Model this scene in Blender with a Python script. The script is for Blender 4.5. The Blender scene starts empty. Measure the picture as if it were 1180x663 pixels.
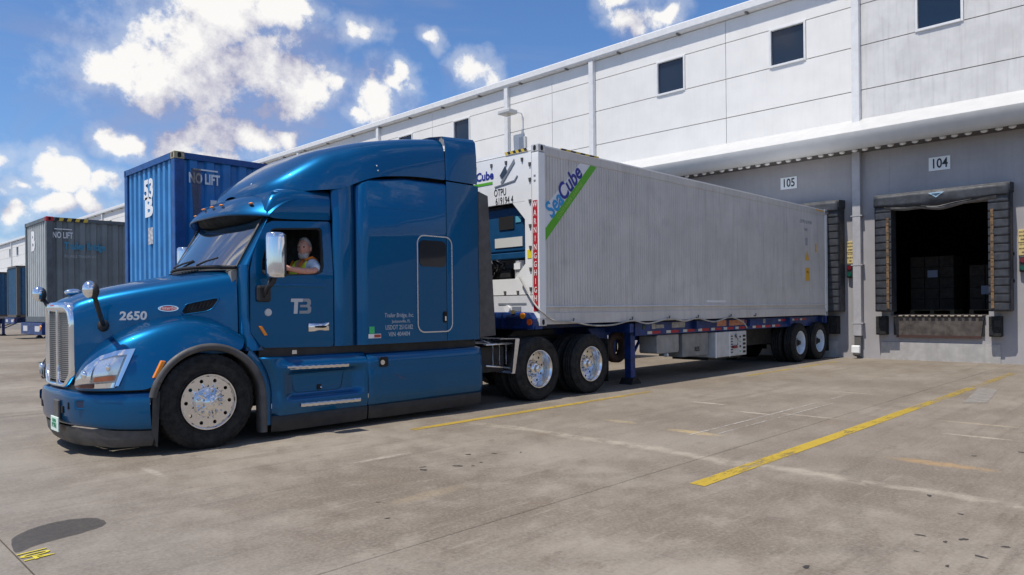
import bpy, bmesh, math, random
from mathutils import Vector, Matrix
random.seed(7)
R = math.radians
C = bpy.context.scene.collection
sc = bpy.context.scene

# ---------------------------------------------------------------- camera
YAW = R(44.48); ROLL = R(.555); CAMZ = 1.48
fwd = Vector((math.cos(YAW), math.sin(YAW), 0)); rgt = Vector((math.sin(YAW), -math.cos(YAW), 0)); up = Vector((0, 0, 1))
cr = rgt * math.cos(ROLL) - up * math.sin(ROLL)
cu = up * math.cos(ROLL) + rgt * math.sin(ROLL)
cam = bpy.data.cameras.new('camera'); camo = bpy.data.objects.new('camera', cam); C.objects.link(camo)
M4 = Matrix((cr, cu, -fwd)).transposed().to_4x4(); M4.translation = (0, 0, CAMZ)
camo.matrix_world = M4
cam.sensor_width = 36; cam.lens = 829 / 1180 * 36; cam.shift_y = 23.4 / 1180
cam.clip_start = .05; cam.clip_end = 3000
sc.camera = camo

# ---------------------------------------------------------------- light
SUN_EL, SUN_AZ = R(66.5), R(7)
sdir = Vector((-math.cos(SUN_EL) * math.cos(SUN_AZ), math.cos(SUN_EL) * math.sin(SUN_AZ), math.sin(SUN_EL)))
sun = bpy.data.lights.new('sun', 'SUN'); sun.energy = 5.0; sun.angle = R(.53); sun.color = (1, .945, .86)
suno = bpy.data.objects.new('sun', sun); C.objects.link(suno)
suno.rotation_euler = sdir.to_track_quat('Z', 'Y').to_euler(); suno.location = (-20, 5, 40)
vs = sc.view_settings; vs.view_transform = 'Standard'; vs.look = 'None'; vs.exposure = -0.04; vs.gamma = 1; vs.use_curve_mapping = False

def pix_dir(u, v):
    """direction towards a bearing/elevation of the sky (measured in the photograph)"""
    a = (u - 590) / 829; b = -(v - 354.9) / 829
    return (fwd + cr * a + cu * b).normalized()

# ---- node helpers
class NT:
    def __init__(s, tree): s.t = tree; s.n = tree.nodes; s.l = tree.links
    def new(s, typ, ins=None, **kw):
        n = s.n.new(typ)
        for k, v in kw.items(): setattr(n, k, v)
        for k, v in (ins or {}).items():
            if hasattr(v, 'is_output') or isinstance(v, bpy.types.NodeSocket): s.l.new(v, n.inputs[k])
            else: n.inputs[k].default_value = v
        return n
    def math(s, op, a, b=None, c=None, clamp=False):
        n = s.n.new('ShaderNodeMath'); n.operation = op; n.use_clamp = clamp
        for i, v in enumerate((a, b, c)):
            if v is None: continue
            if isinstance(v, bpy.types.NodeSocket): s.l.new(v, n.inputs[i])
            else: n.inputs[i].default_value = v
        return n.outputs[0]
    def vmath(s, op, a, b=None, out=0):
        n = s.n.new('ShaderNodeVectorMath'); n.operation = op
        for i, v in enumerate((a, b)):
            if v is None: continue
            if isinstance(v, bpy.types.NodeSocket): s.l.new(v, n.inputs[i])
            else: n.inputs[i].default_value = v
        return n.outputs[out]
    def noise(s, vec, scale, detail=4, rough=.55, dist=0.):
        n = s.n.new('ShaderNodeTexNoise'); s.l.new(vec, n.inputs['Vector'])
        n.inputs['Scale'].default_value = scale; n.inputs['Detail'].default_value = detail
        n.inputs['Roughness'].default_value = rough; n.inputs['Distortion'].default_value = dist
        return n.outputs['Fac']
    def ramp(s, fac, lo, hi, a=0., b=1., smooth=True):
        n = s.n.new('ShaderNodeMapRange'); n.interpolation_type = 'SMOOTHSTEP' if smooth else 'LINEAR'
        s.l.new(fac, n.inputs[0])
        n.inputs[1].default_value = lo; n.inputs[2].default_value = hi; n.inputs[3].default_value = a; n.inputs[4].default_value = b
        return n.outputs[0]
    def mix(s, fac, a, b, blend='MIX'):
        n = s.n.new('ShaderNodeMix'); n.data_type = 'RGBA'; n.blend_type = blend
        for i, v in ((0, fac), (6, a), (7, b)):
            if isinstance(v, bpy.types.NodeSocket): s.l.new(v, n.inputs[i])
            elif i == 0: n.inputs[0].default_value = v
            else: n.inputs[i].default_value = (*v, 1) if len(v) == 3 else v
        return n.outputs[2]

# ---------------------------------------------------------------- sky
world = bpy.data.worlds.new('World'); world.cycles.sampling_method = 'MANUAL'; world.cycles.sample_map_resolution = 512; sc.world = world; world.use_nodes = True
world.node_tree.nodes.clear(); W = NT(world.node_tree)
sky = W.new('ShaderNodeTexSky', sky_type='NISHITA', sun_disc=False, sun_elevation=SUN_EL, sun_rotation=R(-83), altitude=0, air_density=1.0, dust_density=.35, ozone_density=2.2)
blobs = [  # bearing pixel and radius of the larger cumulus puffs
 (128, 82, 36), (175, 80, 50), (225, 56, 58), (262, 10, 58), (318, 20, 36), (340, 0, 26), (350, 98, 36), (300, 84, 52), (246, 100, 46), (376, 100, 16),
 (415, 30, 22), (502, 48, 13), (430, 118, 32), (456, 94, 17), (416, 136, 22), (546, 80, 22), (736, 18, 27), (768, 8, 18), (722, -14, 24),
 (150, 166, 20), (206, 166, 28), (246, 156, 36), (300, 162, 26), (330, 158, 17), (240, 186, 34),
 (58, 202, 24), (94, 211, 27), (126, 214, 17), (28, 213, 14), (66, 240, 20), (102, 243, 20), (22, 246, 16), (0, 178, 17), (8, 282, 14)]
g = bpy.data.node_groups.new('cloud_density', 'ShaderNodeTree')
g.interface.new_socket('Vector', in_out='INPUT', socket_type='NodeSocketVector')
g.interface.new_socket('Density', in_out='OUTPUT', socket_type='NodeSocketFloat')
G = NT(g); gi = g.nodes.new('NodeGroupInput'); go = g.nodes.new('NodeGroupOutput')
V = gi.outputs[0]
warp = G.new('ShaderNodeTexNoise', {'Vector': V, 'Scale': 11., 'Detail': 3., 'Roughness': .6})
wv = G.vmath('SUBTRACT', warp.outputs['Color'], (.5, .5, .5)); wv2 = G.vmath('SCALE', wv); wv2.node.inputs['Scale'].default_value = .085
P = G.vmath('MULTIPLY', G.vmath('ADD', V, wv2), (1, 1, 1.25))
acc = None
unseen_puffs = [((-.13, .80, .58), 70), ((-.02, .84, .53), 58), ((-.24, .76, .60), 54), ((-.10, .86, .50), 60)]     # unseen cloud bank added left of the view, lightens the windscreen's reflection
for c, r in [(pix_dir(u, v), r) for u, v, r in blobs] + [(Vector(d).normalized(), r) for d, r in unseen_puffs]:
    L = G.vmath('DISTANCE', P, (c.x, c.y, c.z * 1.25), out=1)
    k = G.math('MULTIPLY_ADD', L, -829. / (r * 1.12), 1.)
    acc = k if acc is None else G.math('MAXIMUM', acc, k)
fb = G.noise(V, 24., 8, .66)
# fair-weather cumulus carries on over the rest of the sky, away from the view
gen = G.math('MULTIPLY', G.math('SUBTRACT', G.noise(V, 3.2, 5, .58), .56), 7.)
vdot = G.vmath('DOT_PRODUCT', V, tuple(fwd), out=1)
gen = G.math('SUBTRACT', gen, G.ramp(vdot, .45, .72, 0., 3.))
acc = G.math('MAXIMUM', acc, gen)
den = G.math('MULTIPLY_ADD', G.math('SUBTRACT', fb, .5), 1.9, acc)
G.l.new(den, go.inputs[0])
geo = W.new('ShaderNodeTexCoord'); D = W.vmath('NORMALIZE', geo.outputs['Generated'])
def dens(vec):
    n = W.n.new('ShaderNodeGroup'); n.node_tree = g; W.l.new(vec, n.inputs[0]); return n.outputs[0]
d0 = dens(D); d1 = dens(W.vmath('ADD', D, (-.015, .008, .052)))
alpha = W.math('MAXIMUM', W.ramp(d0, .0, .55), W.ramp(d0, -.65, .20, 0., .30))
lit = W.math('MULTIPLY_ADD', W.math('SUBTRACT', d0, d1), 1.0, .36, clamp=True)
core = W.ramp(d0, -.2, .6, -.08, .06)
lit = W.math('ADD', lit, core, clamp=True)
ccol = W.mix(lit, (.37, .38, .55), (1.0, .985, .965))
veil = W.ramp(W.noise(W.vmath('MULTIPLY', D, (1, 1, 4.5)), 2.6, 4, .6, .6), .40, .76, 0., .42)
hor = W.ramp(W.vmath('DOT_PRODUCT', D, (0, 0, 1), out=1), 0., .35, .22, 0.)
veil = W.math('MAXIMUM', veil, hor)
skyc = W.mix(1., sky.outputs[0], (.70, .96, 1.25), 'MULTIPLY')
b1 = W.new('ShaderNodeBackground', {'Color': skyc, 'Strength': .118})
b2 = W.new('ShaderNodeBackground', {'Color': (.48, .50, .72, 1), 'Strength': .74})
b3 = W.new('ShaderNodeBackground', {'Color': ccol, 'Strength': 1.0})
m1 = W.new('ShaderNodeMixShader', {0: veil, 1: b1.outputs[0], 2: b2.outputs[0]})
m2 = W.new('ShaderNodeMixShader', {0: alpha, 1: m1.outputs[0], 2: b3.outputs[0]})
W.new('ShaderNodeOutputWorld', {0: m2.outputs[0]})

# ---------------------------------------------------------------- materials
MATS = {}
def mat(name, col, rough=.5, metal=0., coat=0., spec=.5, noise=0., nscale=6., bump=0., bscale=40., dirt=0., dcol=(.09, .08, .065), emit=None, streak=0., coatr=.04, nstretch=(1, 1, 1)):
    if name in MATS: return MATS[name]
    m = bpy.data.materials.new(name); m.use_nodes = True; m.node_tree.nodes.clear(); N = NT(m.node_tree)
    pos = N.new('ShaderNodeNewGeometry').outputs['Position']
    c = N.mix(0., col, col)
    if noise:
        f = N.noise(N.vmath('MULTIPLY', pos, nstretch), nscale, 6, .6)
        lo = tuple(x * (1 - noise) for x in col); hi = tuple(min(1, x * (1 + noise)) for x in col)
        c = N.mix(N.ramp(f, .3, .7), lo, hi)
    if dirt:
        f = N.noise(pos, 2.3, 8, .66); c = N.mix(N.ramp(f, .48, .78, 0., dirt), c, dcol)
    if streak:
        f = N.noise(N.vmath('MULTIPLY', pos, (7, 7, .45)), 1.6, 6, .6); c = N.mix(N.ramp(f, .47, .75, 0., streak), c, dcol)
    p = N.new('ShaderNodeBsdfPrincipled', {'Base Color': c, 'Metallic': metal, 'Coat Weight': coat, 'Coat Roughness': coatr, 'Specular IOR Level': spec})
    rf = N.noise(pos, 9., 5, .6)
    N.l.new(N.ramp(rf, .25, .75, max(.02, rough * .8), min(1, rough * 1.2)), p.inputs['Roughness'])
    if bump:
        b = N.new('ShaderNodeBump', {'Strength': bump, 'Distance': .01, 'Height': N.noise(pos, bscale, 6, .6)})
        N.l.new(b.outputs[0], p.inputs['Normal'])
    if emit:
        p.inputs['Emission Color'].default_value = (*emit[:3], 1); p.inputs['Emission Strength'].default_value = emit[3]
    N.new('ShaderNodeOutputMaterial', {0: p.outputs[0]})
    MATS[name] = m; return m

def glass_mat(name, tint, refl=.06):
    m = bpy.data.materials.new(name); m.use_nodes = True; m.node_tree.nodes.clear(); N = NT(m.node_tree)
    t = N.new('ShaderNodeBsdfTransparent', {'Color': (*tint, 1)}); gl = N.new('ShaderNodeBsdfGlossy', {'Roughness': .02})
    lw = N.new('ShaderNodeFresnel', {'IOR': 1.5}); f = N.math('MULTIPLY_ADD', lw.outputs[0], 1.0, refl, clamp=True)
    x = N.new('ShaderNodeMixShader', {0: f, 1: t.outputs[0], 2: gl.outputs[0]})
    N.new('ShaderNodeOutputMaterial', {0: x.outputs[0]}); MATS[name] = m; return m

def paint_mat():
    m = bpy.data.materials.new('blue_metallic_paint'); m.use_nodes = True; m.node_tree.nodes.clear(); N = NT(m.node_tree)
    pos = N.new('ShaderNodeNewGeometry').outputs['Position']
    fl = N.noise(pos, 900., 1, .5); lw = N.new('ShaderNodeLayerWeight', {'Blend': .35})
    c = N.mix(N.ramp(fl, .35, .7), (.0, .078, .205), (.0, .130, .310))
    c = N.mix(lw.outputs['Facing'], c, (.0, .034, .115))
    dust = N.new('ShaderNodeSeparateXYZ', {0: pos}).outputs[2]
    df = N.math('MULTIPLY', N.ramp(dust, .1, .6, .14, 0.), N.ramp(N.noise(pos, 3., 7, .65), .3, .75))
    c = N.mix(df, c, (.20, .19, .17))
    p = N.new('ShaderNodeBsdfPrincipled', {'Base Color': c, 'Metallic': .60, 'Roughness': .36, 'Specular IOR Level': .08, 'Coat Weight': .7, 'Coat Roughness': .01, 'Coat IOR': 1.45})
    # faint waviness of the panels
    b = N.new('ShaderNodeBump', {'Strength': .06, 'Distance': .02, 'Height': N.noise(pos, 2.6, 2, .5)})
    N.l.new(b.outputs[0], p.inputs['Coat Normal']); N.l.new(b.outputs[0], p.inputs['Normal'])
    N.new('ShaderNodeOutputMaterial', {0: p.outputs[0]}); MATS['paint'] = m; return m

def concrete_mat():
    m = bpy.data.materials.new('yard_concrete'); m.use_nodes = True; m.node_tree.nodes.clear(); N = NT(m.node_tree)
    g_ = N.new('ShaderNodeNewGeometry'); pos = g_.outputs['Position']
    rnd = N.new('ShaderNodeObjectInfo').outputs['Random']
    xyz = N.new('ShaderNodeSeparateXYZ', {0: pos}); X, Y = xyz.outputs[0], xyz.outputs[1]
    big = N.noise(pos, .33, 10, .74); mid = N.noise(pos, 2.6, 10, .74); fine = N.noise(pos, 38., 5, .75); speck = N.noise(pos, 210., 2, .5)
    c = N.mix(N.ramp(big, .38, .62), (.150, .128, .104), (.275, .255, .226))
    c = N.mix(N.ramp(rnd, 0, 1, 0., .30), c, (.25, .238, .22))
    # long travel smears along the bays
    sm = N.noise(N.vmath('MULTIPLY', pos, (.20, 2.8, 1)), 1.3, 10, .74)
    c = N.mix(N.ramp(sm, .50, .66, 0., .55), c, (.112, .096, .080))
    sm2 = N.noise(N.vmath('MULTIPLY', pos, (.5, 5.5, 1)), 1.7, 8, .72); c = N.mix(N.ramp(sm2, .56, .68, 0., .40), c, (.34, .322, .29))
    # crisp mottling, scuffs and dirt
    c = N.mix(N.ramp(mid, .53, .66, 0., .34), c, (.335, .315, .282))
    c = N.mix(N.ramp(mid, .45, .35, 0., .48), c, (.118, .098, .078))
    m3 = N.noise(pos, 9., 8, .72); c = N.mix(N.ramp(m3, .56, .68, 0., .28), c, (.36, .34, .31)); c = N.mix(N.ramp(m3, .42, .33, 0., .42), c, (.105, .088, .072))
    # scrub arcs left by turning tyres
    for (ax, ay, ar, aw, ak) in ((-2.0, -5.0, 9.3, .13, .30), (-2.2, -4.9, 11.4, .12, .24), (9.0, -7.0, 9.6, .14, .28), (9.4, -7.2, 7.6, .12, .22), (2.0, 16.5, 11.6, .12, .22)):
        dd = N.math('ABSOLUTE', N.math('SUBTRACT', N.vmath('DISTANCE', N.vmath('MULTIPLY', pos, (1, 1, 0)), (ax, ay, 0), out=1), ar))
        am = N.math('MULTIPLY', N.ramp(dd, aw, aw * .3), N.ramp(mid, .36, .62)); c = N.mix(N.math('MULTIPLY', am, ak), c, (.075, .066, .058))
    # warm rusty tinge in places
    rust = N.noise(pos, .9, 5, .6); c = N.mix(N.ramp(rust, .58, .75, 0., .35), c, (.20, .15, .095))
    # brown traffic film worn into the bays
    tf = N.math('MULTIPLY', N.ramp(X, 4.6, 7.2), N.ramp(N.noise(pos, .6, 8, .7), .34, .62, .25, .75)); c = N.mix(N.math('MULTIPLY', tf, .62), c, (.148, .125, .100))
    # grey, cleaner area towards the open yard
    gx = N.math('MULTIPLY', N.ramp(X, 3.4, .4), N.ramp(big, .3, .6, .25, .7)); c = N.mix(gx, c, (.235, .230, .222))
    # pale patching along the cross joint
    dj = N.math('ABSOLUTE', N.math('ADD', N.math('SUBTRACT', X, 6.34), N.math('MULTIPLY', N.math('SUBTRACT', N.noise(pos, .8, 5, .6), .5), .7)))
    jm = N.math('MULTIPLY', N.ramp(dj, .15, .02), N.ramp(N.noise(pos, 4.2, 8, .75), .36, .56)); jm = N.math('MULTIPLY', jm, N.ramp(Y, 7.4, 6.2))
    c = N.mix(N.math('MULTIPLY', jm, .45), c, (.48, .45, .39))
    # rubbed white and rust skid marks left by trailer legs
    def skid(x0, y0, lx, ly, col, k, seed):
        nonlocal c
        q = N.vmath('MULTIPLY', N.vmath('SUBTRACT', pos, (x0, y0, 0)), (1 / lx, 1 / ly, 0)); q = N.vmath('ADD', q, N.vmath('SCALE', N.vmath('SUBTRACT', N.new('ShaderNodeTexNoise', {'Vector': pos, 'Scale': 5. + seed}).outputs['Color'], (.5, .5, .5))))
        q.node.inputs[1].links[0].from_node.inputs['Scale'].default_value = .7
        L = N.vmath('LENGTH', q, out=1)
        f = N.math('MULTIPLY', N.ramp(L, 1.15, .35), N.ramp(N.noise(N.vmath('MULTIPLY', pos, (1, 1, 1)), 9. + seed, 6, .75), .32, .55))
        c = N.mix(N.math('MULTIPLY', f, k), c, col)
    for i, a in enumerate([(7.5, 4.4, .12, .42, (.42, .33, .17), .9), (7.5, 1.85, .13, .5, (.36, .24, .11), .85), (9.9, 5.55, .05, .4, (.5, .47, .42), .8), (9.4, 4.6, .05, .35, (.5, .46, .4), .8),
                           (9.6, 3.9, .04, .5, (.5, .47, .42), .6), (10.3, 2.1, .05, .6, (.42, .36, .26), .6), (9.3, 1.9, .05, .45, (.46, .42, .36), .7), (4.2, 5.95, .4, .05, (.45, .43, .4), .6),
                           (7.6, 5.5, .1, .3, (.42, .35, .2), .5), (2.4, 7.0, .05, .35, (.42, .4, .37), .5), (12.6, 4.4, .06, .4, (.45, .42, .36), .5), (3.6, 4.5, .5, .12, (.36, .30, .2), .35)]):
        skid(*a, i)
    c = N.mix(N.ramp(fine, .40, .72, .0, .42), c, (.36, .34, .315)); c = N.mix(N.ramp(fine, .45, .28, .0, .40), c, (.12, .105, .09))
    c = N.mix(N.ramp(speck, .60, .74, .0, .5), c, (.085, .075, .066))
    # small drips
    vo = N.new('ShaderNodeTexVoronoi', {'Vector': pos, 'Scale': 1.7, 'Randomness': 1.})
    spot = N.math('MULTIPLY', N.ramp(vo.outputs['Distance'], .065, .045), N.ramp(N.noise(pos, .55, 3, .5), .52, .6))
    c = N.mix(N.math('MULTIPLY', spot, .35), c, (.035, .032, .03))
    c = N.mix(1., c, (.94, .875, .79), 'MULTIPLY')
    p = N.new('ShaderNodeBsdfPrincipled', {'Base Color': c, 'Specular IOR Level': .35})
    N.l.new(N.ramp(mid, .3, .7, .62, .88), p.inputs['Roughness'])
    h = N.math('ADD', N.math('MULTIPLY', fine, .6), N.math('MULTIPLY', speck, .5))
    b = N.new('ShaderNodeBump', {'Strength': .35, 'Distance': .006, 'Height': h}); N.l.new(b.outputs[0], p.inputs['Normal'])
    N.new('ShaderNodeOutputMaterial', {0: p.outputs[0]}); MATS['concrete'] = m; return m

def worn_paint(name, col, wear=.5, scale=7.):
    m = bpy.data.materials.new(name); m.use_nodes = True; m.node_tree.nodes.clear(); N = NT(m.node_tree)
    pos = N.new('ShaderNodeNewGeometry').outputs['Position']
    f = N.noise(N.vmath('MULTIPLY', pos, (.7, 2.5, 1)), scale, 8, .75); f2 = N.noise(pos, 1.1, 4, .6)
    xp = N.new('ShaderNodeSeparateXYZ', {0: pos}).outputs[0]
    q_ = N.math('SUBTRACT', N.math('ADD', N.math('MULTIPLY', f, .7), N.math('MULTIPLY', f2, .5)), N.ramp(xp, 5., 13., 0., .055))
    k = N.math('MULTIPLY', N.ramp(q_, wear - .10, wear + .07, 0., .92), N.ramp(xp, 8., 15.5, 1., .55))
    c = N.mix(N.noise(pos, 5., 6, .7), tuple(x * .7 for x in col), col)
    p = N.new('ShaderNodeBsdfPrincipled', {'Base Color': c, 'Roughness': .7}); t = N.new('ShaderNodeBsdfTransparent')
    x = N.new('ShaderNodeMixShader', {0: k, 1: t.outputs[0], 2: p.outputs[0]})
    N.new('ShaderNodeOutputMaterial', {0: x.outputs[0]}); MATS[name] = m; return m

def stain_mat(name, col, op):
    m = bpy.data.materials.new(name); m.use_nodes = True; m.node_tree.nodes.clear(); N = NT(m.node_tree)
    pos = N.new('ShaderNodeNewGeometry').outputs['Position']
    p = N.new('ShaderNodeBsdfPrincipled', {'Base Color': (*col, 1), 'Roughness': .55}); t = N.new('ShaderNodeBsdfTransparent')
    x = N.new('ShaderNodeMixShader', {0: N.ramp(N.noise(pos, 14., 6, .7), .2, .7, op * .75, op), 1: t.outputs[0], 2: p.outputs[0]})
    N.new('ShaderNodeOutputMaterial', {0: x.outputs[0]}); MATS[name] = m; return m

PAINT = paint_mat(); CONC = concrete_mat()
GLASS = glass_mat('windscreen_glass', (.82, .92, .92), .40); GLASSD = glass_mat('side_glass', (.25, .3, .32), .05)
CHROME = mat('chrome', (.82, .83, .85), .07, 1.); ALU = mat('polished_aluminium', (.70, .70, .71), .30, 1., noise=.06, nscale=20)
RUBBER = mat('tyre_rubber', (.018, .018, .018), .78, noise=.5, nscale=14, dirt=.65, dcol=(.062, .056, .048), spec=.3, bump=.25, bscale=55)
BLACK = mat('black_plastic', (.018, .018, .019), .55, noise=.3, dirt=.4, dcol=(.05, .046, .04))
GREYPL = mat('grey_plastic', (.075, .072, .072), .6, noise=.25, dirt=.4, dcol=(.13, .12, .105))
DARK = mat('dark_interior', (.006, .006, .007), .8)
AMBER = mat('amber_lens', (.85, .26, .01), .25, coat=.6); REDL = mat('red_lens', (.55, .02, .01), .3)
WHITE = mat('white_paint', (.80, .80, .79), .4); SILVER = mat('silver_decal', (.55, .56, .58), .45)
CBLUE = mat('chassis_blue', (.006, .032, .15), .45, noise=.35, dirt=.5, dcol=(.03, .03, .04))
STEEL = mat('frame_black', (.012, .012, .013), .6, noise=.4, dirt=.5, dcol=(.05, .044, .036))

# ---------------------------------------------------------------- mesh builder
class MB:
    def __init__(s): s.v = []; s.f = []
    def add(s, vs_, fs):
        o = len(s.v); s.v += [tuple(p) for p in vs_]; s.f += [tuple(i + o for i in f) for f in fs]; return s
    def box(s, x0, x1, y0, y1, z0, z1):
        return s.add([(x0, y0, z0), (x1, y0, z0), (x1, y1, z0), (x0, y1, z0), (x0, y0, z1), (x1, y0, z1), (x1, y1, z1), (x0, y1, z1)],
                     [(0, 3, 2, 1), (4, 5, 6, 7), (0, 1, 5, 4), (1, 2, 6, 5), (2, 3, 7, 6), (3, 0, 4, 7)])
    def grid(s, rows, cu=False, cv=False):
        n, m = len(rows), len(rows[0]); fs = []
        for i in range(n if cu else n - 1):
            for j in range(m if cv else m - 1):
                a, b = i, (i + 1) % n; c, d = j, (j + 1) % m
                fs.append((a * m + c, a * m + d, b * m + d, b * m + c))
        return s.add([p for r in rows for p in r], fs)
    def fan(s, pts): return s.add(pts, [tuple(range(len(pts)))])
    def prism(s, poly, axis, a, b):
        """poly of 2-d points extruded along axis from a to b"""
        def P(p, t): return {'x': (t, p[0], p[1]), 'y': (p[0], t, p[1]), 'z': (p[0], p[1], t)}[axis]
        n = len(poly); vs_ = [P(p, a) for p in poly] + [P(p, b) for p in poly]
        fs = [tuple(range(n)), tuple(range(2 * n - 1, n - 1, -1))] + [(i, (i + 1) % n, n + (i + 1) % n, n + i) for i in range(n)]
        return s.add(vs_, fs)
    def cyl(s, p0, p1, r0, r1=None, n=14, caps=True):
        r1 = r0 if r1 is None else r1; p0 = Vector(p0); p1 = Vector(p1); d = (p1 - p0).normalized()
        a = d.orthogonal().normalized(); b = d.cross(a)
        ra = [p0 + (a * math.cos(t) + b * math.sin(t)) * r0 for t in [2 * math.pi * i / n for i in range(n)]]
        rb = [p1 + (a * math.cos(t) + b * math.sin(t)) * r1 for t in [2 * math.pi * i / n for i in range(n)]]
        s.grid([ra, rb], cv=True)
        if caps: s.fan(ra[::-1]); s.fan(rb)
        return s
    def tube(s, path, r, n=8):
        path = [Vector(p) for p in path]; rows = []
        for i, p in enumerate(path):
            t = (path[min(i + 1, len(path) - 1)] - path[max(i - 1, 0)]).normalized()
            a = t.cross(Vector((.13, .21, 1))).normalized(); b = t.cross(a)
            rows.append([p + (a * math.cos(q) + b * math.sin(q)) * r for q in [2 * math.pi * k / n for k in range(n)]])
        s.grid(rows, cv=True); s.fan(rows[0][::-1]); s.fan(rows[-1]); return s
    def ball(s, c, r, n=12, m=8):
        rx, ry, rz = (r, r, r) if not hasattr(r, '__len__') else r
        rows = [[(c[0] + rx * math.sin(t) * math.cos(q), c[1] + ry * math.sin(t) * math.sin(q), c[2] + rz * math.cos(t)) for q in [2 * math.pi * k / n for k in range(n)]] for t in [math.pi * (.02 + .96 * i / m) for i in range(m + 1)]]
        return s.grid(rows, cv=True)
    def lathe_y(s, prof, n=48, closed=False):
        """profile of (radius, y) turned about the y axis"""
        rows = [[(r * math.cos(q), y, r * math.sin(q)) for (r, y) in prof] for q in [2 * math.pi * k / n for k in range(n)]]
        return s.grid(rows, cu=True, cv=closed)
    def mesh(s, name, smooth=False, merge=True):
        me = bpy.data.meshes.new(name); me.from_pydata(s.v, [], s.f)
        bm = bmesh.new(); bm.from_mesh(me)
        if merge: bmesh.ops.remove_doubles(bm, verts=bm.verts, dist=1e-5)
        bmesh.ops.recalc_face_normals(bm, faces=bm.faces); bm.to_mesh(me); bm.free()
        if smooth:
            for p in me.polygons: p.use_smooth = True
        return me
    def build(s, name, material, parent=None, smooth=False, bevel=0., sub=0, solid=0., angle=None, merge=True):
        me = s.mesh(name, smooth or sub > 0, merge)
        return place(name, me, material, parent, bevel, sub, solid, angle)

def place(name, me, material, parent=None, bevel=0., sub=0, solid=0., angle=None):
    """link a mesh given in place coordinates: origin moved to its middle, parented without moving it"""
    co = [v.co for v in me.vertices]
    c = sum(co, Vector()) / max(1, len(co)) if co else Vector()
    me.transform(Matrix.Translation(-c))
    if material: me.materials.append(material)
    o = bpy.data.objects.new(name, me); C.objects.link(o); o.location = c
    adopt(o, parent)
    if solid: md = o.modifiers.new('thick', 'SOLIDIFY'); md.thickness = solid; md.offset = -1
    if bevel: md = o.modifiers.new('bevel', 'BEVEL'); md.width = bevel; md.segments = 2; md.limit_method = 'ANGLE'; md.angle_limit = R(40)
    if sub: md = o.modifiers.new('sub', 'SUBSURF'); md.levels = sub; md.render_levels = sub
    if angle:
        for p in me.polygons: p.use_smooth = True
        bm = bmesh.new(); bm.from_mesh(me)
        for e in bm.edges:
            if len(e.link_faces) == 2 and e.calc_face_angle(0) > R(angle): e.smooth = False
        bm.to_mesh(me); bm.free()
    return o
WORLDPOS = {}
def wpos(o): return Vector() if o is None else WORLDPOS.get(o.name, Vector(o.location))
def adopt(o, parent):
    WORLDPOS[o.name] = Vector(o.location)
    if parent is not None:
        o.parent = parent; o.matrix_parent_inverse = Matrix.Translation(-wpos(parent))
def tag(o, label, cat, group=None, kind=None):
    o['label'] = label; o['category'] = cat
    if group: o['group'] = group
    if kind: o['kind'] = kind
    return o
def struct(o): o['kind'] = 'structure'; return o
def thing(name, label, cat, loc, group=None):
    o = bpy.data.objects.new(name, None); C.objects.link(o); o.location = loc; o.empty_display_size = .3
    WORLDPOS[o.name] = Vector(loc); return tag(o, label, cat, group)
def inst(name, me, loc, parent, rotz=0., material=None):
    o = bpy.data.objects.new(name, me); C.objects.link(o); o.location = loc; o.rotation_euler = (0, 0, rotz); adopt(o, parent); return o

def text_mesh(body, size, bold=0., sx=1., shear=0., align='CENTER', space=1.):
    cu_ = bpy.data.curves.new('t', 'FONT'); cu_.body = body; cu_.size = size; cu_.offset = bold; cu_.shear = shear; cu_.space_character = space
    cu_.align_x = align; cu_.align_y = 'CENTER'; cu_.resolution_u = 3; cu_.extrude = .0012
    o = bpy.data.objects.new('t', cu_); C.objects.link(o); bpy.context.view_layer.update()
    me = bpy.data.meshes.new_from_object(o.evaluated_get(bpy.context.evaluated_depsgraph_get()))
    bpy.data.objects.remove(o); bpy.data.curves.remove(cu_)
    if sx != 1: me.transform(Matrix.Diagonal((sx, 1, 1, 1)))
    return me
def sign_text(body, size, loc, xdir, ydir, material, parent, name='lettering', **kw):
    """flat lettering standing at loc, reading along xdir with ydir up"""
    me = text_mesh(body, size, **kw); x = Vector(xdir).normalized(); y = Vector(ydir).normalized(); z = x.cross(y)
    m = Matrix((x, y, z)).transposed().to_4x4(); m.translation = loc; me.transform(m)
    return place(name, me, material, parent)
# directions of the two families of faces the camera sees
FX, FZ = (1, 0, 0), (0, 0, 1)      # faces looking to -y read along +x
EY = (0, -1, 0)                    # faces looking to -x read along -y

def rrect(x0, x1, z0, z1, r, n=5):
    pts = []
    for (cx, cz, a0) in ((x1 - r, z1 - r, 0), (x0 + r, z1 - r, 90), (x0 + r, z0 + r, 180), (x1 - r, z0 + r, 270)):
        pts += [(cx + r * math.cos(R(a0 + 90 * i / n)), cz + r * math.sin(R(a0 + 90 * i / n))) for i in range(n + 1)]
    return pts
def resample(poly, n, start):
    """n points along a closed polygon starting at the point nearest to start"""
    k = min(range(len(poly)), key=lambda i: (poly[i][0] - start[0]) ** 2 + (poly[i][1] - start[1]) ** 2)
    p = [Vector((*q, 0)) for q in poly[k:] + poly[:k + 1]]; seg = [(p[i + 1] - p[i]).length for i in range(len(p) - 1)]
    T = sum(seg); out = []; i = 0; acc_ = 0
    for j in range(n):
        t = T * j / n
        while acc_ + seg[i] < t: acc_ += seg[i]; i += 1
        q = p[i].lerp(p[i + 1], (t - acc_) / max(seg[i], 1e-9)); out.append((q.x, q.y))
    return out

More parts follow.
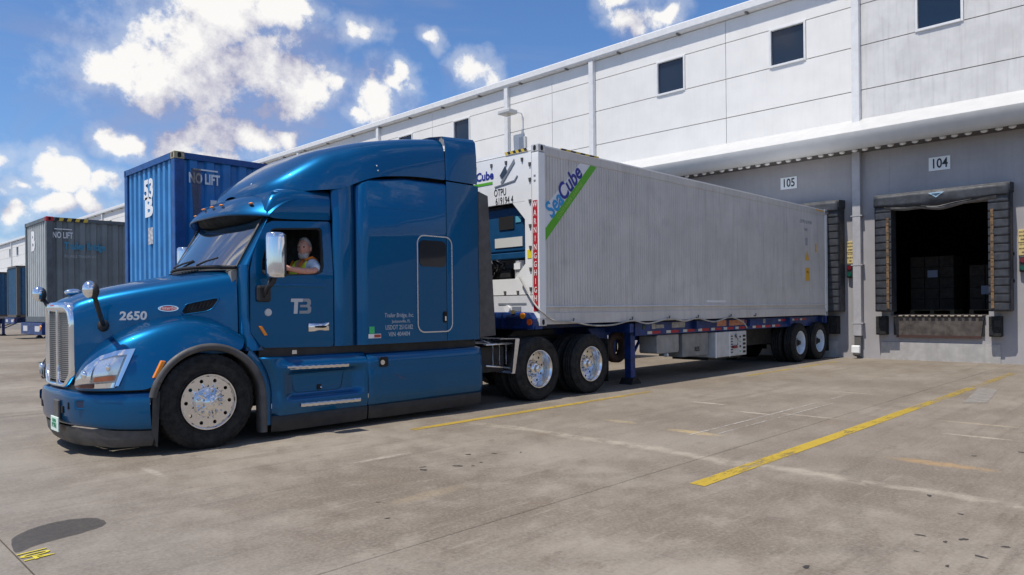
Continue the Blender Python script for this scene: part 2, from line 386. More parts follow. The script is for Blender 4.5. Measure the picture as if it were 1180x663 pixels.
# ================================================================= ground
gb = MB().add([(-900, -900, -.03), (900, -900, -.03), (900, 900, -.03), (-900, 900, -.03)], [(0, 1, 2, 3)])
ground = struct(gb.build('ground', mat('joint_sealant_ground', (.15, .135, .12), .9, noise=.4, nscale=.3)))
SX, SY = 5.4, 4.35
slab_mesh = MB().box(-SX / 2 + .004, SX / 2 - .004, -SY / 2 + .004, SY / 2 - .004, -.16, 0).mesh('slab'); slab_mesh.materials.append(CONC)
for i in range(-5, 3):
    for j in range(-4, 17):
        cx = 6.4 + SX * (i + .5); cy = 3.6 + SY * (j + .5)
        o = inst('slab', slab_mesh, (cx, cy, 0), ground); md = o.modifiers.new('bevel', 'BEVEL'); md.width = .004; md.segments = 1
# last strip up to the dock wall
sm2 = MB().box(-1.145, 1.145, -SY / 2 + .007, SY / 2 - .007, -.16, 0).mesh('edge_slab'); sm2.materials.append(CONC)
for j in range(-4, 17): inst('slab', sm2, (22.6 - 1.7 + 1.16 - 2.302 + .0, 3.6 + SY * (j + .5), -.003), ground)

YEL = worn_paint('yellow_line_paint', (.52, .355, .03), .53); YEL2 = worn_paint('old_yellow_line_paint', (.46, .31, .04), .55)
WLN = worn_paint('chalk_line', (.50, .47, .42), .57, 12)
def strip(name, x0, x1, y0, y1, m, z=.004):
    n = 14; jit = lambda: random.uniform(-.006, .006)
    rows = [[(x0 + (x1 - x0) * k / n, y0 + jit(), z), (x0 + (x1 - x0) * k / n, y1 + jit(), z)] for k in range(n + 1)]
    return MB().grid(rows).build(name, m, ground)
strip('painted_line', 5.3, 14.6, 3.015, 3.16, YEL); strip('painted_line', 14.75, 18.2, 3.02, 3.16, YEL2)
strip('painted_line', 5.4, 10.6, 6.98, 7.11, YEL2); strip('painted_line', 14.2, 19.2, 7.02, 7.15, YEL)
strip('chalk_line', 7.3, 12.4, 4.32, 4.35, WLN); strip('chalk_line', 7.6, 11.3, 4.12, 4.145, WLN)
MB().add([(12.3, 2.72, .004), (12.55, 2.46, .004), (14.6, 2.7, .004), (14.66, 3.0, .004)], [(0, 1, 2, 3)]).build('repair_patch', mat('patch_concrete', (.20, .18, .157), .85, noise=.2, nscale=8), ground)
def blot(cx, cy, rx, ry, rot, m, name='oil_stain', z=.003, seed=0, lob=.14):
    rr = random.Random(seed); ph = [rr.uniform(0, 6.3) for _ in range(4)]; pts = []
    for k in range(28):
        a = 2 * math.pi * k / 28; q = 1 + lob * math.sin(2 * a + ph[0]) + lob * .6 * math.sin(3 * a + ph[1]) + lob * .4 * math.sin(5 * a + ph[2])
        x, y = rx * q * math.cos(a), ry * q * math.sin(a)
        pts.append((cx + x * math.cos(rot) - y * math.sin(rot), cy + x * math.sin(rot) + y * math.cos(rot), z))
    return MB().fan(pts).build(name, m, ground)
WET = stain_mat('wet_stain', (.055, .05, .044), .62); OIL = stain_mat('oil_stain', (.03, .027, .025), .72)
# damp patch beside the stencilled bay number
pt = [(1.012, 5.30), (1.05, 5.62), (1.2, 5.80), (1.40, 5.86), (1.56, 5.78), (1.60, 5.62), (1.55, 5.50), (1.42, 5.44), (1.25, 5.40), (1.12, 5.36)]
sp_ = []
for i_ in range(len(pt)):
    p0, p1, p2, p3 = (Vector((*pt[(i_ + o) % len(pt)], 0)) for o in (-1, 0, 1, 2))
    for k in range(5):
        q = k / 5; w_ = .5 * ((2 * p1) + (p2 - p0) * q + (2 * p0 - 5 * p1 + 4 * p2 - p3) * q * q + (3 * p1 - p0 - 3 * p2 + p3) * q ** 3)
        sp_.append((w_.x + random.uniform(-.004, .004), w_.y + random.uniform(-.004, .004), .003))
MB().fan(sp_).build('damp_stain', WET, ground)
for i, (x, y, r) in enumerate([(4.87, 5.42, .035), (5.08, 5.26, .03), (4.13, 5.21, .04), (4.2, 5.31, .03), (4.45, 5.1, .045), (4.55, 5.0, .02), (4.7, 5.05, .022), (5.3, 5.1, .02), (5.1, 1.37, .028), (5.19, 1.15, .032), (5.2, .93, .026), (4.05, 1.67, .03),
                               (5.06, 1.22, .02), (4.9, 1.0, .03), (6.2, 1.6, .03), (5.8, 1.3, .022), (4.6, 1.1, .018), (4.75, 1.3, .014), (5.6, .8, .03), (8.1, 1.7, .03), (8.6, 1.4, .035), (3.2, 4.6, .016), (3.0, 4.2, .02)]):
    blot(x, y, r * 1.0, r * .62, random.uniform(0, 3), OIL, seed=i, lob=.2)
# hand-painted bay number
sign_text('104', .235, (1.075, 5.165, .005), (.05, -1, 0), (1, .12, 0), worn_paint('stencil_yellow', (.72, .60, .05), .40, 12), ground, name='painted_number', sx=.60, bold=0.)

# ================================================================= warehouse
WX = 20.9
UPW = mat('white_wall_panel', (.76, .742, .708), .6, noise=.035, nscale=1.2, streak=.08, dcol=(.42, .41, .41), bump=.05, bscale=25)
LOW = mat('grey_dock_wall', (.35, .333, .336), .7, noise=.06, nscale=1.2, streak=.16, dcol=(.22, .21, .20), bump=.06, bscale=25)
GRV = mat('panel_groove', (.14, .135, .13), .8)
TRIM = mat('white_trim', (.70, .70, .695), .45, noise=.05, dirt=.12, dcol=(.4, .39, .36))
WPANE = mat('dark_window_pane', (.012, .022, .040), .06, coat=.3)
bld = thing('warehouse', 'long white panelled warehouse with grey dock wall, canopy and small square windows', 'building', (WX, 30, 0))
YA, YB = -46., 170.
MB().box(WX + .06, WX + .5, YA, YB, 5.6, 10.45).build('wall_core', GRV, bld)
ZR = [6.05, 7.38, 8.60, 9.735, 10.44]
joints = [YA] + [7.08 - 7.25 * k for k in range(7, -1, -1) if 7.08 - 7.25 * k > YA] + [3.75 + 7.25 * k for k in range(1, 24) if 3.75 + 7.25 * k < YB] + [YB]
UPW2 = mat('weathered_wall_panel', (.60, .588, .575), .65, noise=.09, nscale=1.6, streak=.32, dcol=(.36, .35, .345), bump=.06, bscale=25)
wins = [1.1, 5.07, 9.03, 13.0, 23.5, 27.5, 35.4, 39.4, 47.3, 51.3, 59.2, 63.2, 71.1, 75.1, 83.0, 87.0, 95, 99, 107, 111, 119, 123, 131, 135]
for r in range(4):
    z0, z1 = ZR[r] + .012, ZR[r + 1] - .012
    for a, b in zip(joints[:-1], joints[1:]):
        cuts = [a + .008]
        if r == 2:
            for w in wins:
                if a < w < b: cuts += [w - .56, w + .56]
        cuts.append(b - .008)
        for p, q in zip(cuts[0::2], cuts[1::2]): MB().box(WX, WX + .1, p, q, z0, z1).build('wall_panel', UPW2 if q < 7.2 else UPW, bld)
for w in wins:
    fr = MB()
    fr.box(WX - .03, WX + .12, w - .55, w - .49, 8.585, 9.75).box(WX - .03, WX + .12, w + .49, w + .55, 8.585, 9.75)
    fr.box(WX - .03, WX + .12, w - .49, w + .49, 9.69, 9.75).box(WX - .045, WX + .12, w - .49, w + .49, 8.585, 8.65)
    f = fr.build('window', TRIM, bld, bevel=.006)
    MB().box(WX + .055, WX + .058, w - .488, w + .488, 8.652, 9.688).build('pane', WPANE, f)
# eave: fascia, soffit and roof
MB().prism([(WX - .21, 10.52), (WX - .21, 10.72), (WX - .16, 10.76), (WX + 30, 12.0), (WX + 30, 10.3), (WX + .5, 10.45), (WX, 10.45), (WX - .18, 10.47)], 'y', YA, YB).build('roof', TRIM, bld)
for k in range(75): MB().box(WX - .17, WX - .005, YA + 1 + 2.4 * k, YA + 1.08 + 2.4 * k, 10.415, 10.452).build('soffit_bracket', GRV, bld)
MB().box(WX + .5, WX + 30, YB - .3, YB, 0, 10.4).box(WX + .5, WX + 30, YA, YA + .3, 0, 10.4).build('end_wall', UPW, bld)
# square downpipes
for y in (7.08, 16.25, 20.62, 29.6, 37.4, 46.3, 55.2, 64, 73, 82, 91, 100, 110):
    MB().box(WX - .16, WX + .0, y - .1, y + .1, 6.2, 10.5).build('downpipe', TRIM, bld, bevel=.01)
    dpl = MB().box(WX - .17, WX - .0, y - .105, y + .105, .62, 5.9)
    dl = dpl.build('downpipe', mat('grey_pipe', (.40, .39, .40), .5, noise=.08, streak=.2, dcol=(.25, .24, .23)), bld, bevel=.01)
    MB().box(WX - .15, WX - .02, y - .085, y + .085, .2, .62).prism([(WX - .15, .2), (WX - .02, .2), (WX - .02, .05), (WX - .12, .05), (WX - .3, .1), (WX - .3, .22)], 'y', y - .08, y + .08).build('downpipe_boot', mat('cast_boot', (.10, .095, .09), .6), dl)
    if y < 8:
        MB().box(WX - .32, WX - .2, y - .1, y + .12, .14, .36).build('spout_cap', WHITE, dl, bevel=.03)
        for zz in (3.9, 2.55, .95): MB().box(WX - .178, WX - .002, y - .15, y + .15, zz, zz + .03).build('pipe_strap', mat('grey_pipe', (.4, .39, .4)), dl)
# rounded canopy over the docks
prof = [(WX, 6.58), (WX - .955, 6.06), (WX - .95, 6.01), (WX - .925, 5.93), (WX - .88, 5.82), (WX - .82, 5.72), (WX - .76, 5.655), (WX - .70, 5.63), (WX - .66, 5.64), (WX - .66, 5.69), (WX, 5.70)]
CAN = mat('canopy_sheet', (.50, .497, .485), .35, noise=.04, nscale=3, dirt=.10, dcol=(.4, .38, .34))
MB().grid([[(x, y, z) for x, z in prof] for y in (YA, 0, 15, 40, 80, 140)]).build('canopy', CAN, bld, angle=35)
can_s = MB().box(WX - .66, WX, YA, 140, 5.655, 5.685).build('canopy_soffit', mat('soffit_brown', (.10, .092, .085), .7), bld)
for k in range(130):
    y = 2.2 + k * .3 + random.uniform(-.03, .03)
    if y > 2: MB().ball((WX - .54, y, 5.635), (.06, .085, .05), 8, 5).build('corrugation_end', TRIM, can_s, smooth=True)
# lower wall with the door openings
doors = [1.15, 5.16, 9.02, 13.0, 17.0, 20.95, 24.9, 28.9, 32.8, 36.8, 40.8, 44.7, 48.7, 52.7]
DW, DZ0, DZ1 = 1.12, 1.19, 4.02
cuts = [YA]
for d in doors: cuts += [d - DW, d + DW]
cuts.append(YB)
for p, q in zip(cuts[0::2], cuts[1::2]):
    MB().box(WX, WX + .25, p, q, .0, 5.7).build('dock_wall_panel', LOW, bld)
for d in doors:
    MB().box(WX + .004, WX + .25, d - DW, d + DW, DZ1, 5.7).build('dock_wall_panel', LOW, bld)
    MB().box(WX + .004, WX + .25, d - DW, d + DW, .0, DZ0 - .01).build('dock_wall_panel', LOW, bld)
    MB().box(WX - .03, WX - .001, d - 1.36, d + 1.36, -.02, .465).build('plinth', mat('plinth_concrete', (.385, .37, .355), .8, noise=.12, nscale=5, streak=.3, dcol=(.27, .24, .2)), bld)
    if abs(d - 5.16) > .1:
        for k in range(5): MB().box(WX + .15, WX + .2, d - DW, d + DW, DZ0 + k * .566, DZ0 + .55 + k * .566).build('door_section', mat('dock_door', (.55, .55, .54), .5), bld)
# warehouse interior seen through the open dock door
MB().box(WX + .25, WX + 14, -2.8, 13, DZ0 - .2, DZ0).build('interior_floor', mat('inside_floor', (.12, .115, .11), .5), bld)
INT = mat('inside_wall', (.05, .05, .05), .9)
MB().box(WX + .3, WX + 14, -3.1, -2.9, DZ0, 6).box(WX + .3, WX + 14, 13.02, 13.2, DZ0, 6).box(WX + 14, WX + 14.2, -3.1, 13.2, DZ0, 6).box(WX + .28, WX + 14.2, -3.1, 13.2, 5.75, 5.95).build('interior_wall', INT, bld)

# pallets of boxed goods just inside
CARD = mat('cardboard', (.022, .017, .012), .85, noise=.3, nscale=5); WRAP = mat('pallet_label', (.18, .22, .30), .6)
def pallet(x, y, n, label):
    t = thing('pallet_stack', label, 'pallet', (x, y, DZ0), 'pallets inside the open dock')
    b = MB()
    for k in (-.5, 0, .5): b.box(x - .5, x + .5, y + k - .05, y + k + .05, DZ0, DZ0 + .1)
    for k in range(5): b.box(x - .5 + k * .22, x - .38 + k * .22, y - .55, y + .55, DZ0 + .1, DZ0 + .125)
    b.build('pallet', mat('pallet_wood', (.16, .11, .06), .85), t)
    for r_ in range(n):
        for c_ in range(3):
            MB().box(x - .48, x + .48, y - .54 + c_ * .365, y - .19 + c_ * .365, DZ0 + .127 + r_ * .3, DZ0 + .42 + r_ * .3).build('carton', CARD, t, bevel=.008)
    return t
pa = pallet(23.2, 5.75, 5, 'stretch-wrapped stack of cartons inside the open dock door, left')
pb = pallet(23.0, 4.25, 4, 'lower stack of cartons inside the open dock door, right')
MB().box(22.70, 22.715, 5.6, 5.85, 2.22, 2.42).build('paper_label', WRAP, pa)
MB().box(22.50, 22.515, 4.0, 4.2, 1.72, 1.95).box(22.50, 22.515, 4.28, 4.52, 1.72, 1.95).build('paper_label', WRAP, pb)

# ---- dock shelters
FAB = mat('shelter_fabric', (.030, .033, .040), .6, noise=.35, nscale=5, bump=.6, bscale=6, dirt=.14, dcol=(.10, .095, .09))
FAB2 = mat('shelter_fabric_dusty', (.13, .12, .11), .8, noise=.3, nscale=6, bump=.4, bscale=7)
ORG = mat('worn_orange_guide', (.15, .088, .04), .75, noise=.6, nscale=14, dirt=.8)
def shelter(d, label, x0=WX - .46, guide=True):
    t = thing('dock_shelter', label, 'dock shelter', (WX, d, DZ0), 'dock shelters along the wall')
    # side frames
    for s, (ya, yb) in ((1, (d + 1.08, d + 1.49)), (-1, (d - 1.52, d - 1.08))):
        MB().box(x0 + .03, WX - .001, ya + .01, yb - .01, 1.28, 4.2).build('side_frame', FAB, t, bevel=.03)
        n = 14; yo, yi = (yb, ya) if s > 0 else (ya, yb)
        for k in range(n):
            zt = 4.12 - k * .2; zb = zt - .235
            bow = random.uniform(0, .025); rows = []
            for q in range(5):
                z = zt + (zb - zt) * q / 4; px = x0 - .012 - .003 * q / 4 - .0 * bow * math.sin(q / 4 * 3.1)
                rows.append([(px + .05, yo + s * .005, z), (px + .004, yo - s * .04, z), (px - .006, (yo + yi) / 2, z + random.uniform(-.006, .006)), (px - .002, yi + s * .0, z), (px + .07, yi - s * .012, z)])
            MB().grid(rows).build('side_flap', FAB, t, angle=20, solid=.002)
        yg = yi + s * .05
        for k in range(12 if guide else 0): MB().box(x0 - .044, x0 - .038, yg, yg + s * .065, 1.36 + k * .2, 1.545 + k * .2).build('guide_stripe', ORG, t)
    # head pad with sagging curtain
    MB().prism([(WX - .001, 4.40), (x0 + .0, 4.37), (x0 - .03, 4.31), (x0 - .01, 4.15), (WX - .001, 4.15)], 'y', d - 1.53, d + 1.50).build('head_pad', FAB, t, bevel=.02)
    rows = []
    for k in range(25):
        f_ = k / 24; y = d + 1.49 - 3.0 * f_; sag = .05 * math.sin(f_ * 9) * math.sin(f_ * math.pi) + .02 * math.sin(f_ * 23)
        zb = 3.98 + .06 * abs(f_ - .5) * 2 - .04 * math.sin(f_ * math.pi * 1.3) + sag * .5
        rows.append([(x0 - .035, y, 4.345), (x0 - .05 - sag * .3, y, 4.25), (x0 - .045 + sag * .5, y, 4.17), (x0 - .055 - sag * .3, y, 4.10), (x0 - .04, y, zb)])
    MB().grid(rows).build('head_curtain', FAB, t, smooth=True, solid=.006)
    rows = [[(x0 - .045, r_[-1][1], r_[-1][2] + .03), (x0 - .02 + .01 * math.sin(i), r_[-1][1], r_[-1][2] - .07 + .02 * math.sin(i * .8))] for i, r_ in enumerate(rows)]
    MB().grid(rows[2:-2]).build('curtain_hem', FAB2, t, smooth=True, solid=.005)
    return t
s104 = shelter(5.03, 'worn black fabric dock shelter framing the open door below number 104')
MB().prism([(4.86, 4.28), (5.22, 4.28), (5.04, 4.15)], 'x', WX - .545, WX - .538).build('triangle_logo', mat('logo_blue', (.35, .5, .62), .5), s104)
MB().prism([(4.93, 4.255), (5.15, 4.255), (5.04, 4.19)], 'x', WX - .552, WX - .546).build('triangle_logo', mat('logo_dark', (.04, .08, .12), .5), s104)
shelter(8.95, 'torn black fabric dock shelter pressed against the rear of the reefer container', WX - .48, False)
shelter(1.15, 'black fabric dock shelter at the far right, next to dock 104')
for i_, (d_, nm_) in enumerate(((13.0, 'behind the blue container'), (17.0, 'second to the left of dock 105'), (20.95, 'third to the left of dock 105'), (24.9, 'behind the grey container'))):
    shelter(d_, 'black fabric dock shelter ' + nm_)

# ---- dock levellers
IRON = mat('leveller_steel', (.085, .072, .064), .7, .3, noise=.4, nscale=5, streak=.4, dcol=(.15, .12, .1))
RUST = mat('rusty_edge', (.055, .025, .02), .8)
for d, lb in ((5.16, 'steel dock leveller with hanging lip and rubber bumpers below open door'), (9.0, 'steel dock leveller with rubber bumpers behind the reefer container')):
    t = thing('dock_leveller', lb, 'dock leveller', (WX, d, 1.0))
    MB().prism([(d + 1.03, 1.17), (d - 1.03, 1.17), (d - .96, .60), (d + .95, .60)], 'x', WX - .075, WX - .045).build('lip_plate', IRON, t, bevel=.006)
    MB().box(WX - .085, WX - .04, d - .965, d + .955, .60, .665).build('lip_edge', RUST, t)
    MB().box(WX - .10, WX + 1.5, d - 1.05, d + 1.05, 1.172, 1.196).build('deck', IRON, t)
    hb = MB()
    for k in range(14): hb.cyl((WX - .11, d - 1.0 + k * .15, 1.165), (WX - .11, d - .91 + k * .15, 1.165), .02, n=8)
    hb.build('hinge', mat('hinge_steel', (.25, .22, .18), .5, .5), t)
    MB().box(WX - .045, WX + .004, d - 1.03, d + 1.03, .66, 1.165).build('pit_shadow_box', STEEL, t)  # dark box standing in for the shade behind the lip plate
    for s in (1, -1):
        yb_ = d + s * 1.29
        MB().box(WX - .25, WX - .002, yb_ - .13, yb_ + .13, .66, 1.16).build('rubber_bumper', RUBBER, t, bevel=.02)
        MB().box(WX - .262, WX - .25, yb_ - .12, yb_ + .02, .9, 1.06).build('bumper_bracket', STEEL, t); MB().box(WX - .262, WX - .25, yb_ + .04, yb_ + .12, .7, .82).build('bumper_bracket', STEEL, t)
# ---- bay number plates
PLATE = mat('sign_white', (.78, .79, .78), .4); INK = mat('sign_black', (.012, .012, .014), .5)
for num, y in (('104', 5.085), ('105', 9.02)):
    t = MB().box(WX - .022, WX - .002, y - .245, y + .245, 4.905, 5.255).build('number_sign', PLATE, bevel=.004)
    tag(t, 'white number sign above the open dock door' if num == '104' else 'white number sign above the docked reefer container', 'sign', 'dock number signs')
    sign_text(num, .34, (WX - .025, y, 5.075), EY, FZ, INK, t, sx=.76, bold=.006)
# ---- yellow instruction signs with signal lamps
YSG = mat('sign_yellow', (.60, .47, .20), .5, noise=.12)
for y, lb in ((7.29, 'yellow instruction sign with red and green lamps beside grey downpipe'), (3.32, 'yellow instruction sign with red and green lamps at right picture edge')):
    t = thing('signal_sign', lb, 'sign', (WX, y, 2.2), 'yellow signal signs')
    p = MB().box(WX - .03, WX - .002, y - .1, y + .1, 2.62, 3.24).build('sign_plate', YSG, t, bevel=.004)
    MB().box(WX - .034, WX - .0302, y - .1, y + .1, 2.925, 2.937).build('sign_divider', INK, p)
    for zz, s_ in ((3.18, 'CAUTION'), (3.09, 'MOVE ON'), (3.0, 'GREEN'), (2.88, 'DO NOT'), (2.78, 'MOVE ON'), (2.69, 'RED')):
        sign_text(s_, .05, (WX - .032, y, zz), EY, FZ, INK, p, bold=.001, sx=.75)
    MB().box(WX - .12, WX - .002, y - .085, y + .075, 2.22, 2.6).build('lamp_housing', BLACK, t, bevel=.02)
    MB().cyl((WX - .14, y, 2.5), (WX - .12, y, 2.5), .06, n=20).build('red_lamp', mat('red_lamp', (.13, .008, .012), .25), t, smooth=False)
    MB().cyl((WX - .14, y, 2.32), (WX - .12, y, 2.32), .06, n=20).build('green_lamp', mat('green_lamp', (.004, .07, .045), .25), t)
# small hardware by shelter 104
for z_ in (2.63, 1.98):
    t = MB().box(WX - .06, WX - .002, 3.5, 3.56, z_, z_ + .07).cyl((WX - .09, 3.53, z_ + .035), (WX - .06, 3.53, z_ + .035), .02, n=8).build('wall_bracket', STEEL)
    tag(t, 'small steel bracket on wall beside shelter 104, ' + ('upper one' if z_ > 2.3 else 'lower one'), 'bracket', 'wall brackets')
# ---- flood light on the upper wall
t = thing('flood_light', 'flat square flood light on a conduit beside the upper downpipe', 'light', (WX, 20.35, 9.1))
MB().tube([(WX - .04, 19.8, 8.3), (WX - .04, 19.8, 9.15), (WX - .1, 19.8, 9.25), (WX - .5, 20.0, 9.28)], .025).build('conduit', TRIM, t)
MB().box(WX - .85, WX - .35, 19.75, 20.4, 9.15, 9.32).build('lamp_head', mat('lamp_grey', (.5, .5, .49), .5), t, bevel=.04)
MB().box(WX - .8, WX - .4, 19.82, 20.33, 9.142, 9.149).build('lens', mat('lamp_lens', (.35, .33, .28), .2), t)
MB().box(WX - .1, WX - .002, 19.6, 19.95, 7.7, 8.3).build('junction_box', mat('lamp_grey', (.5, .5, .49)), t, bevel=.01)

# ================================================================= wheels (shared meshes, outer face towards -y)
def tyre_mesh(rad, wid, name):
    h = wid / 2; ri = .29
    prof = [(ri, -h + .03), (ri + .015, -h + .012), (ri + .05, -h), (ri + .10, -h - .006), (rad - .07, -h - .002), (rad - .035, -h + .008), (rad - .012, -h + .022), (rad - .002, -h + .035)]
    gr = 4; span = wid - .07
    for k in range(gr):
        y = -h + .035 + span * (k + .5) / gr
        prof += [(rad, y - span / gr * .42), (rad, y + span / gr * .32), (rad - .014, y + span / gr * .36), (rad - .014, y + span / gr * .54)]
    prof = prof[:-2]
    prof += [(rad - .002, h - .035), (rad - .012, h - .022), (rad - .035, h - .008), (rad - .07, h + .002), (ri + .05, h), (ri, h - .03)]
    mb = MB().lathe_y(prof, 64)
    # raised ribs on the sidewall
    for r_ in (ri + .028, ri + .135): mb.lathe_y([(r_, -h - .0), (r_ + .004, -h - .010), (r_ + .010, -h - .010), (r_ + .014, -h)], 64)
    # shoulder lugs
    for k in range(56):
        a = 2 * math.pi * k / 56
        for s in (-1, 1):
            pts = []
            for (r_, y_, da) in ((rad - .045, s * (h + .002), .0), (rad - .045, s * (h + .002), .06), (rad + .001, s * (h - .036), .06), (rad + .001, s * (h - .036), .0)):
                pts.append(((r_) * math.cos(a + da), y_, (r_) * math.sin(a + da)))
            mb.fan([(p[0] * 1.004, p[1] + s * .003, p[2] * 1.004) for p in pts])
    me = mb.mesh(name, True, merge=False); me.materials.append(RUBBER); return me
def disc_holes(mb, r1, r2, rh, nh, y, hr, depth=.03):
    """flat ring with nh round holes, each with a short inner wall"""
    for s in range(nh):
        a0 = 2 * math.pi * s / nh; half = math.pi / nh; inner, outer, back = [], [], []
        for k in range(24):
            t = 2 * math.pi * k / 24; dx, dz = math.cos(t), math.sin(t)
            inner.append((rh + hr * dx, hr * dz)); lo, hi = hr, .6
            for _ in range(26):
                mdl = (lo + hi) / 2; px, pz = rh + mdl * dx, mdl * dz; rr_ = math.hypot(px, pz); aa = abs(math.atan2(pz, px))
                if r1 <= rr_ <= r2 and aa <= half: lo = mdl
                else: hi = mdl
            outer.append((rh + lo * dx, lo * dz))
        ro = lambda p, yy: (p[0] * math.cos(a0) - p[1] * math.sin(a0), yy, p[0] * math.sin(a0) + p[1] * math.cos(a0))
        mb.grid([[ro(p, y) for p in outer], [ro(p, y) for p in inner], [ro(p, y + depth) for p in inner]], cv=True)
    return mb
def rim_mesh(kind, name, m):
    mb = MB()
    if kind == 'steer':   # bowed-out disc with hand holes
        mb.lathe_y([(.305, -.135), (.296, -.150), (.285, -.150), (.278, -.125), (.272, -.118)], 60)
        disc_holes(mb, .165, .272, .232, 10, -.118, .020)
        mb.lathe_y([(.165, -.118), (.16, -.128), (.02, -.13)], 60)
        mb.lathe_y([(.305, -.135), (.30, .13)], 60)
    else:                 # deep dished disc set back inside the barrel
        mb.lathe_y([(.305, -.115), (.300, -.130), (.288, -.130), (.280, -.112), (.266, -.09), (.262, .02), (.258, .035)], 60)
        disc_holes(mb, .13, .258, .222, 10, .035, .019)
        mb.lathe_y([(.13, .035), (.125, .02), (.02, .018)], 60); mb.lathe_y([(.305, -.115), (.30, .16)], 60)
    me = mb.mesh(name, True); me.materials.append(m)
    bm = bmesh.new(); bm.from_mesh(me)
    for e in bm.edges:
        if len(e.link_faces) == 2 and e.calc_face_angle(0) > R(40): e.smooth = False
    bm.to_mesh(me); bm.free(); return me
def hub_mesh(kind, name, m):
    mb = MB()
    if kind == 'steer':
        mb.lathe_y([(.15, -.128), (.15, -.155), (.12, -.17), (.085, -.18), (.08, -.215), (.05, -.235), (.004, -.24)], 32)
        for k in range(10):
            a = 2 * math.pi * (k + .5) / 10; mb.cyl((.128 * math.cos(a), -.14, .128 * math.sin(a)), (.128 * math.cos(a), -.205, .128 * math.sin(a)), .021, .013, n=8)
        for k in range(5):
            a = 2 * math.pi * k / 5; c_, s_ = math.cos(a), math.sin(a)
            mb.cyl((.02 * c_, -.235, .02 * s_), (.145 * c_, -.165, .145 * s_), .012, .02, n=6)
    elif kind == 'drive':
        mb.lathe_y([(.10, .02), (.10, -.03), (.085, -.05), (.06, -.06), (.055, -.10), (.03, -.115), (.004, -.118)], 28)
        for k in range(10):
            a = 2 * math.pi * (k + .5) / 10; mb.cyl((.118 * math.cos(a), .02, .118 * math.sin(a)), (.118 * math.cos(a), -.045, .118 * math.sin(a)), .019, .012, n=8)
    else:
        mb.lathe_y([(.085, .03), (.085, -.06), (.07, -.075), (.06, -.08), (.055, -.115), (.004, -.118)], 24)
        for k in range(10):
            a = 2 * math.pi * (k + .5) / 10; mb.cyl((.118 * math.cos(a), .03, .118 * math.sin(a)), (.118 * math.cos(a), -.02, .118 * math.sin(a)), .015, n=6)
    me = mb.mesh(name, True); me.materials.append(m)
    bm = bmesh.new(); bm.from_mesh(me)
    for e in bm.edges:
        if len(e.link_faces) == 2 and e.calc_face_angle(0) > R(38): e.smooth = False
    bm.to_mesh(me); bm.free(); return me
TWHITE = mat('white_steel_rim', (.62, .68, .74), .4, noise=.12, dirt=.35)
HUBD = mat('hub_grease', (.03, .028, .026), .5, .3)
RIMP = mat('mirror_polished_rim', (.78, .78, .79), .2, 1.)
HUBC = mat('hub_chrome', (.75, .76, .78), .18, 1.)
T_ST = tyre_mesh(.51, .28, 'steer_tyre'); T_DR = tyre_mesh(.51, .26, 'drive_tyre')
WH = {'steer': (rim_mesh('steer', 'steer_rim', RIMP), hub_mesh('steer', 'steer_hub', HUBC)),
      'drive': (rim_mesh('drive', 'drive_rim', RIMP), hub_mesh('drive', 'drive_hub', HUBC)),
      'trailer': (rim_mesh('trailer', 'trailer_rim', TWHITE), hub_mesh('trailer', 'trailer_hub', HUBD))}
def wheel(kind, x, yo, sgn, parent, z=.505):
    """yo: outer tyre face; sgn -1 when that face looks to -y"""
    w = .28 if kind == 'steer' else .26; y = yo - sgn * w / 2; rot = 0 if sgn < 0 else math.pi
    rm, hm = WH[kind]
    o = inst('wheel', rm, (x, y, z), parent, rot); o.rotation_euler = (0, random.uniform(0, .6), rot)
    def kid(nm, me, ly=0):
        k = bpy.data.objects.new(nm, me); C.objects.link(k); k.parent = o; k.location = (0, ly, 0); return k
    kid('tyre', T_ST if kind == 'steer' else T_DR); kid('hub_cap', hm)
    if kind != 'steer': kid('inner_tyre', T_DR, .33)
    return o

# ================================================================= semi truck
YC = 8.94
trk = thing('semi_truck', 'glossy blue sleeper-cab semi truck with chrome grille hauling the reefer container', 'truck', (5.5, YC, 0))
def T(x, w, z): return (x, YC - w, z)
def both(fn):
    for s in (1, -1): fn(s)

# ---- hood
def half(pts): return [(-w, z) for w, z in reversed(pts) if w > 1e-6] + list(pts)
rows = []
for x, w, zt, zb in [(2.135, .488, 1.575, .74), (2.17, .50, 1.61, .76), (2.32, .56, 1.672, .85), (2.6, .67, 1.75, .9), (3.0, .795, 1.835, 1.0), (3.4, .905, 1.915, 1.0), (3.63, .965, 1.962, 1.0), (3.655, .97, 1.965, 1.0)]:
    sec = half([(0, zt + .02), (w * .42, zt + .012), (w * .76, zt - .012), (w * .90, zt - .05), (w * .965, zt - .12), (w * .99, zt - .24), (w * 1.0, zt - .45), (w * 1.01, zb)])
    rows.append([T(x, q, z) for q, z in sec])
hood = MB().grid(rows).build('hood', PAINT, trk, sub=2)
# hood top louvre
for k in range(7): MB().box(3.25 + k * .035, 3.268 + k * .035, YC - .42, YC - .12, 1.91 + k * .0075, 1.925 + k * .0075).build('hood_louvre', BLACK, hood)
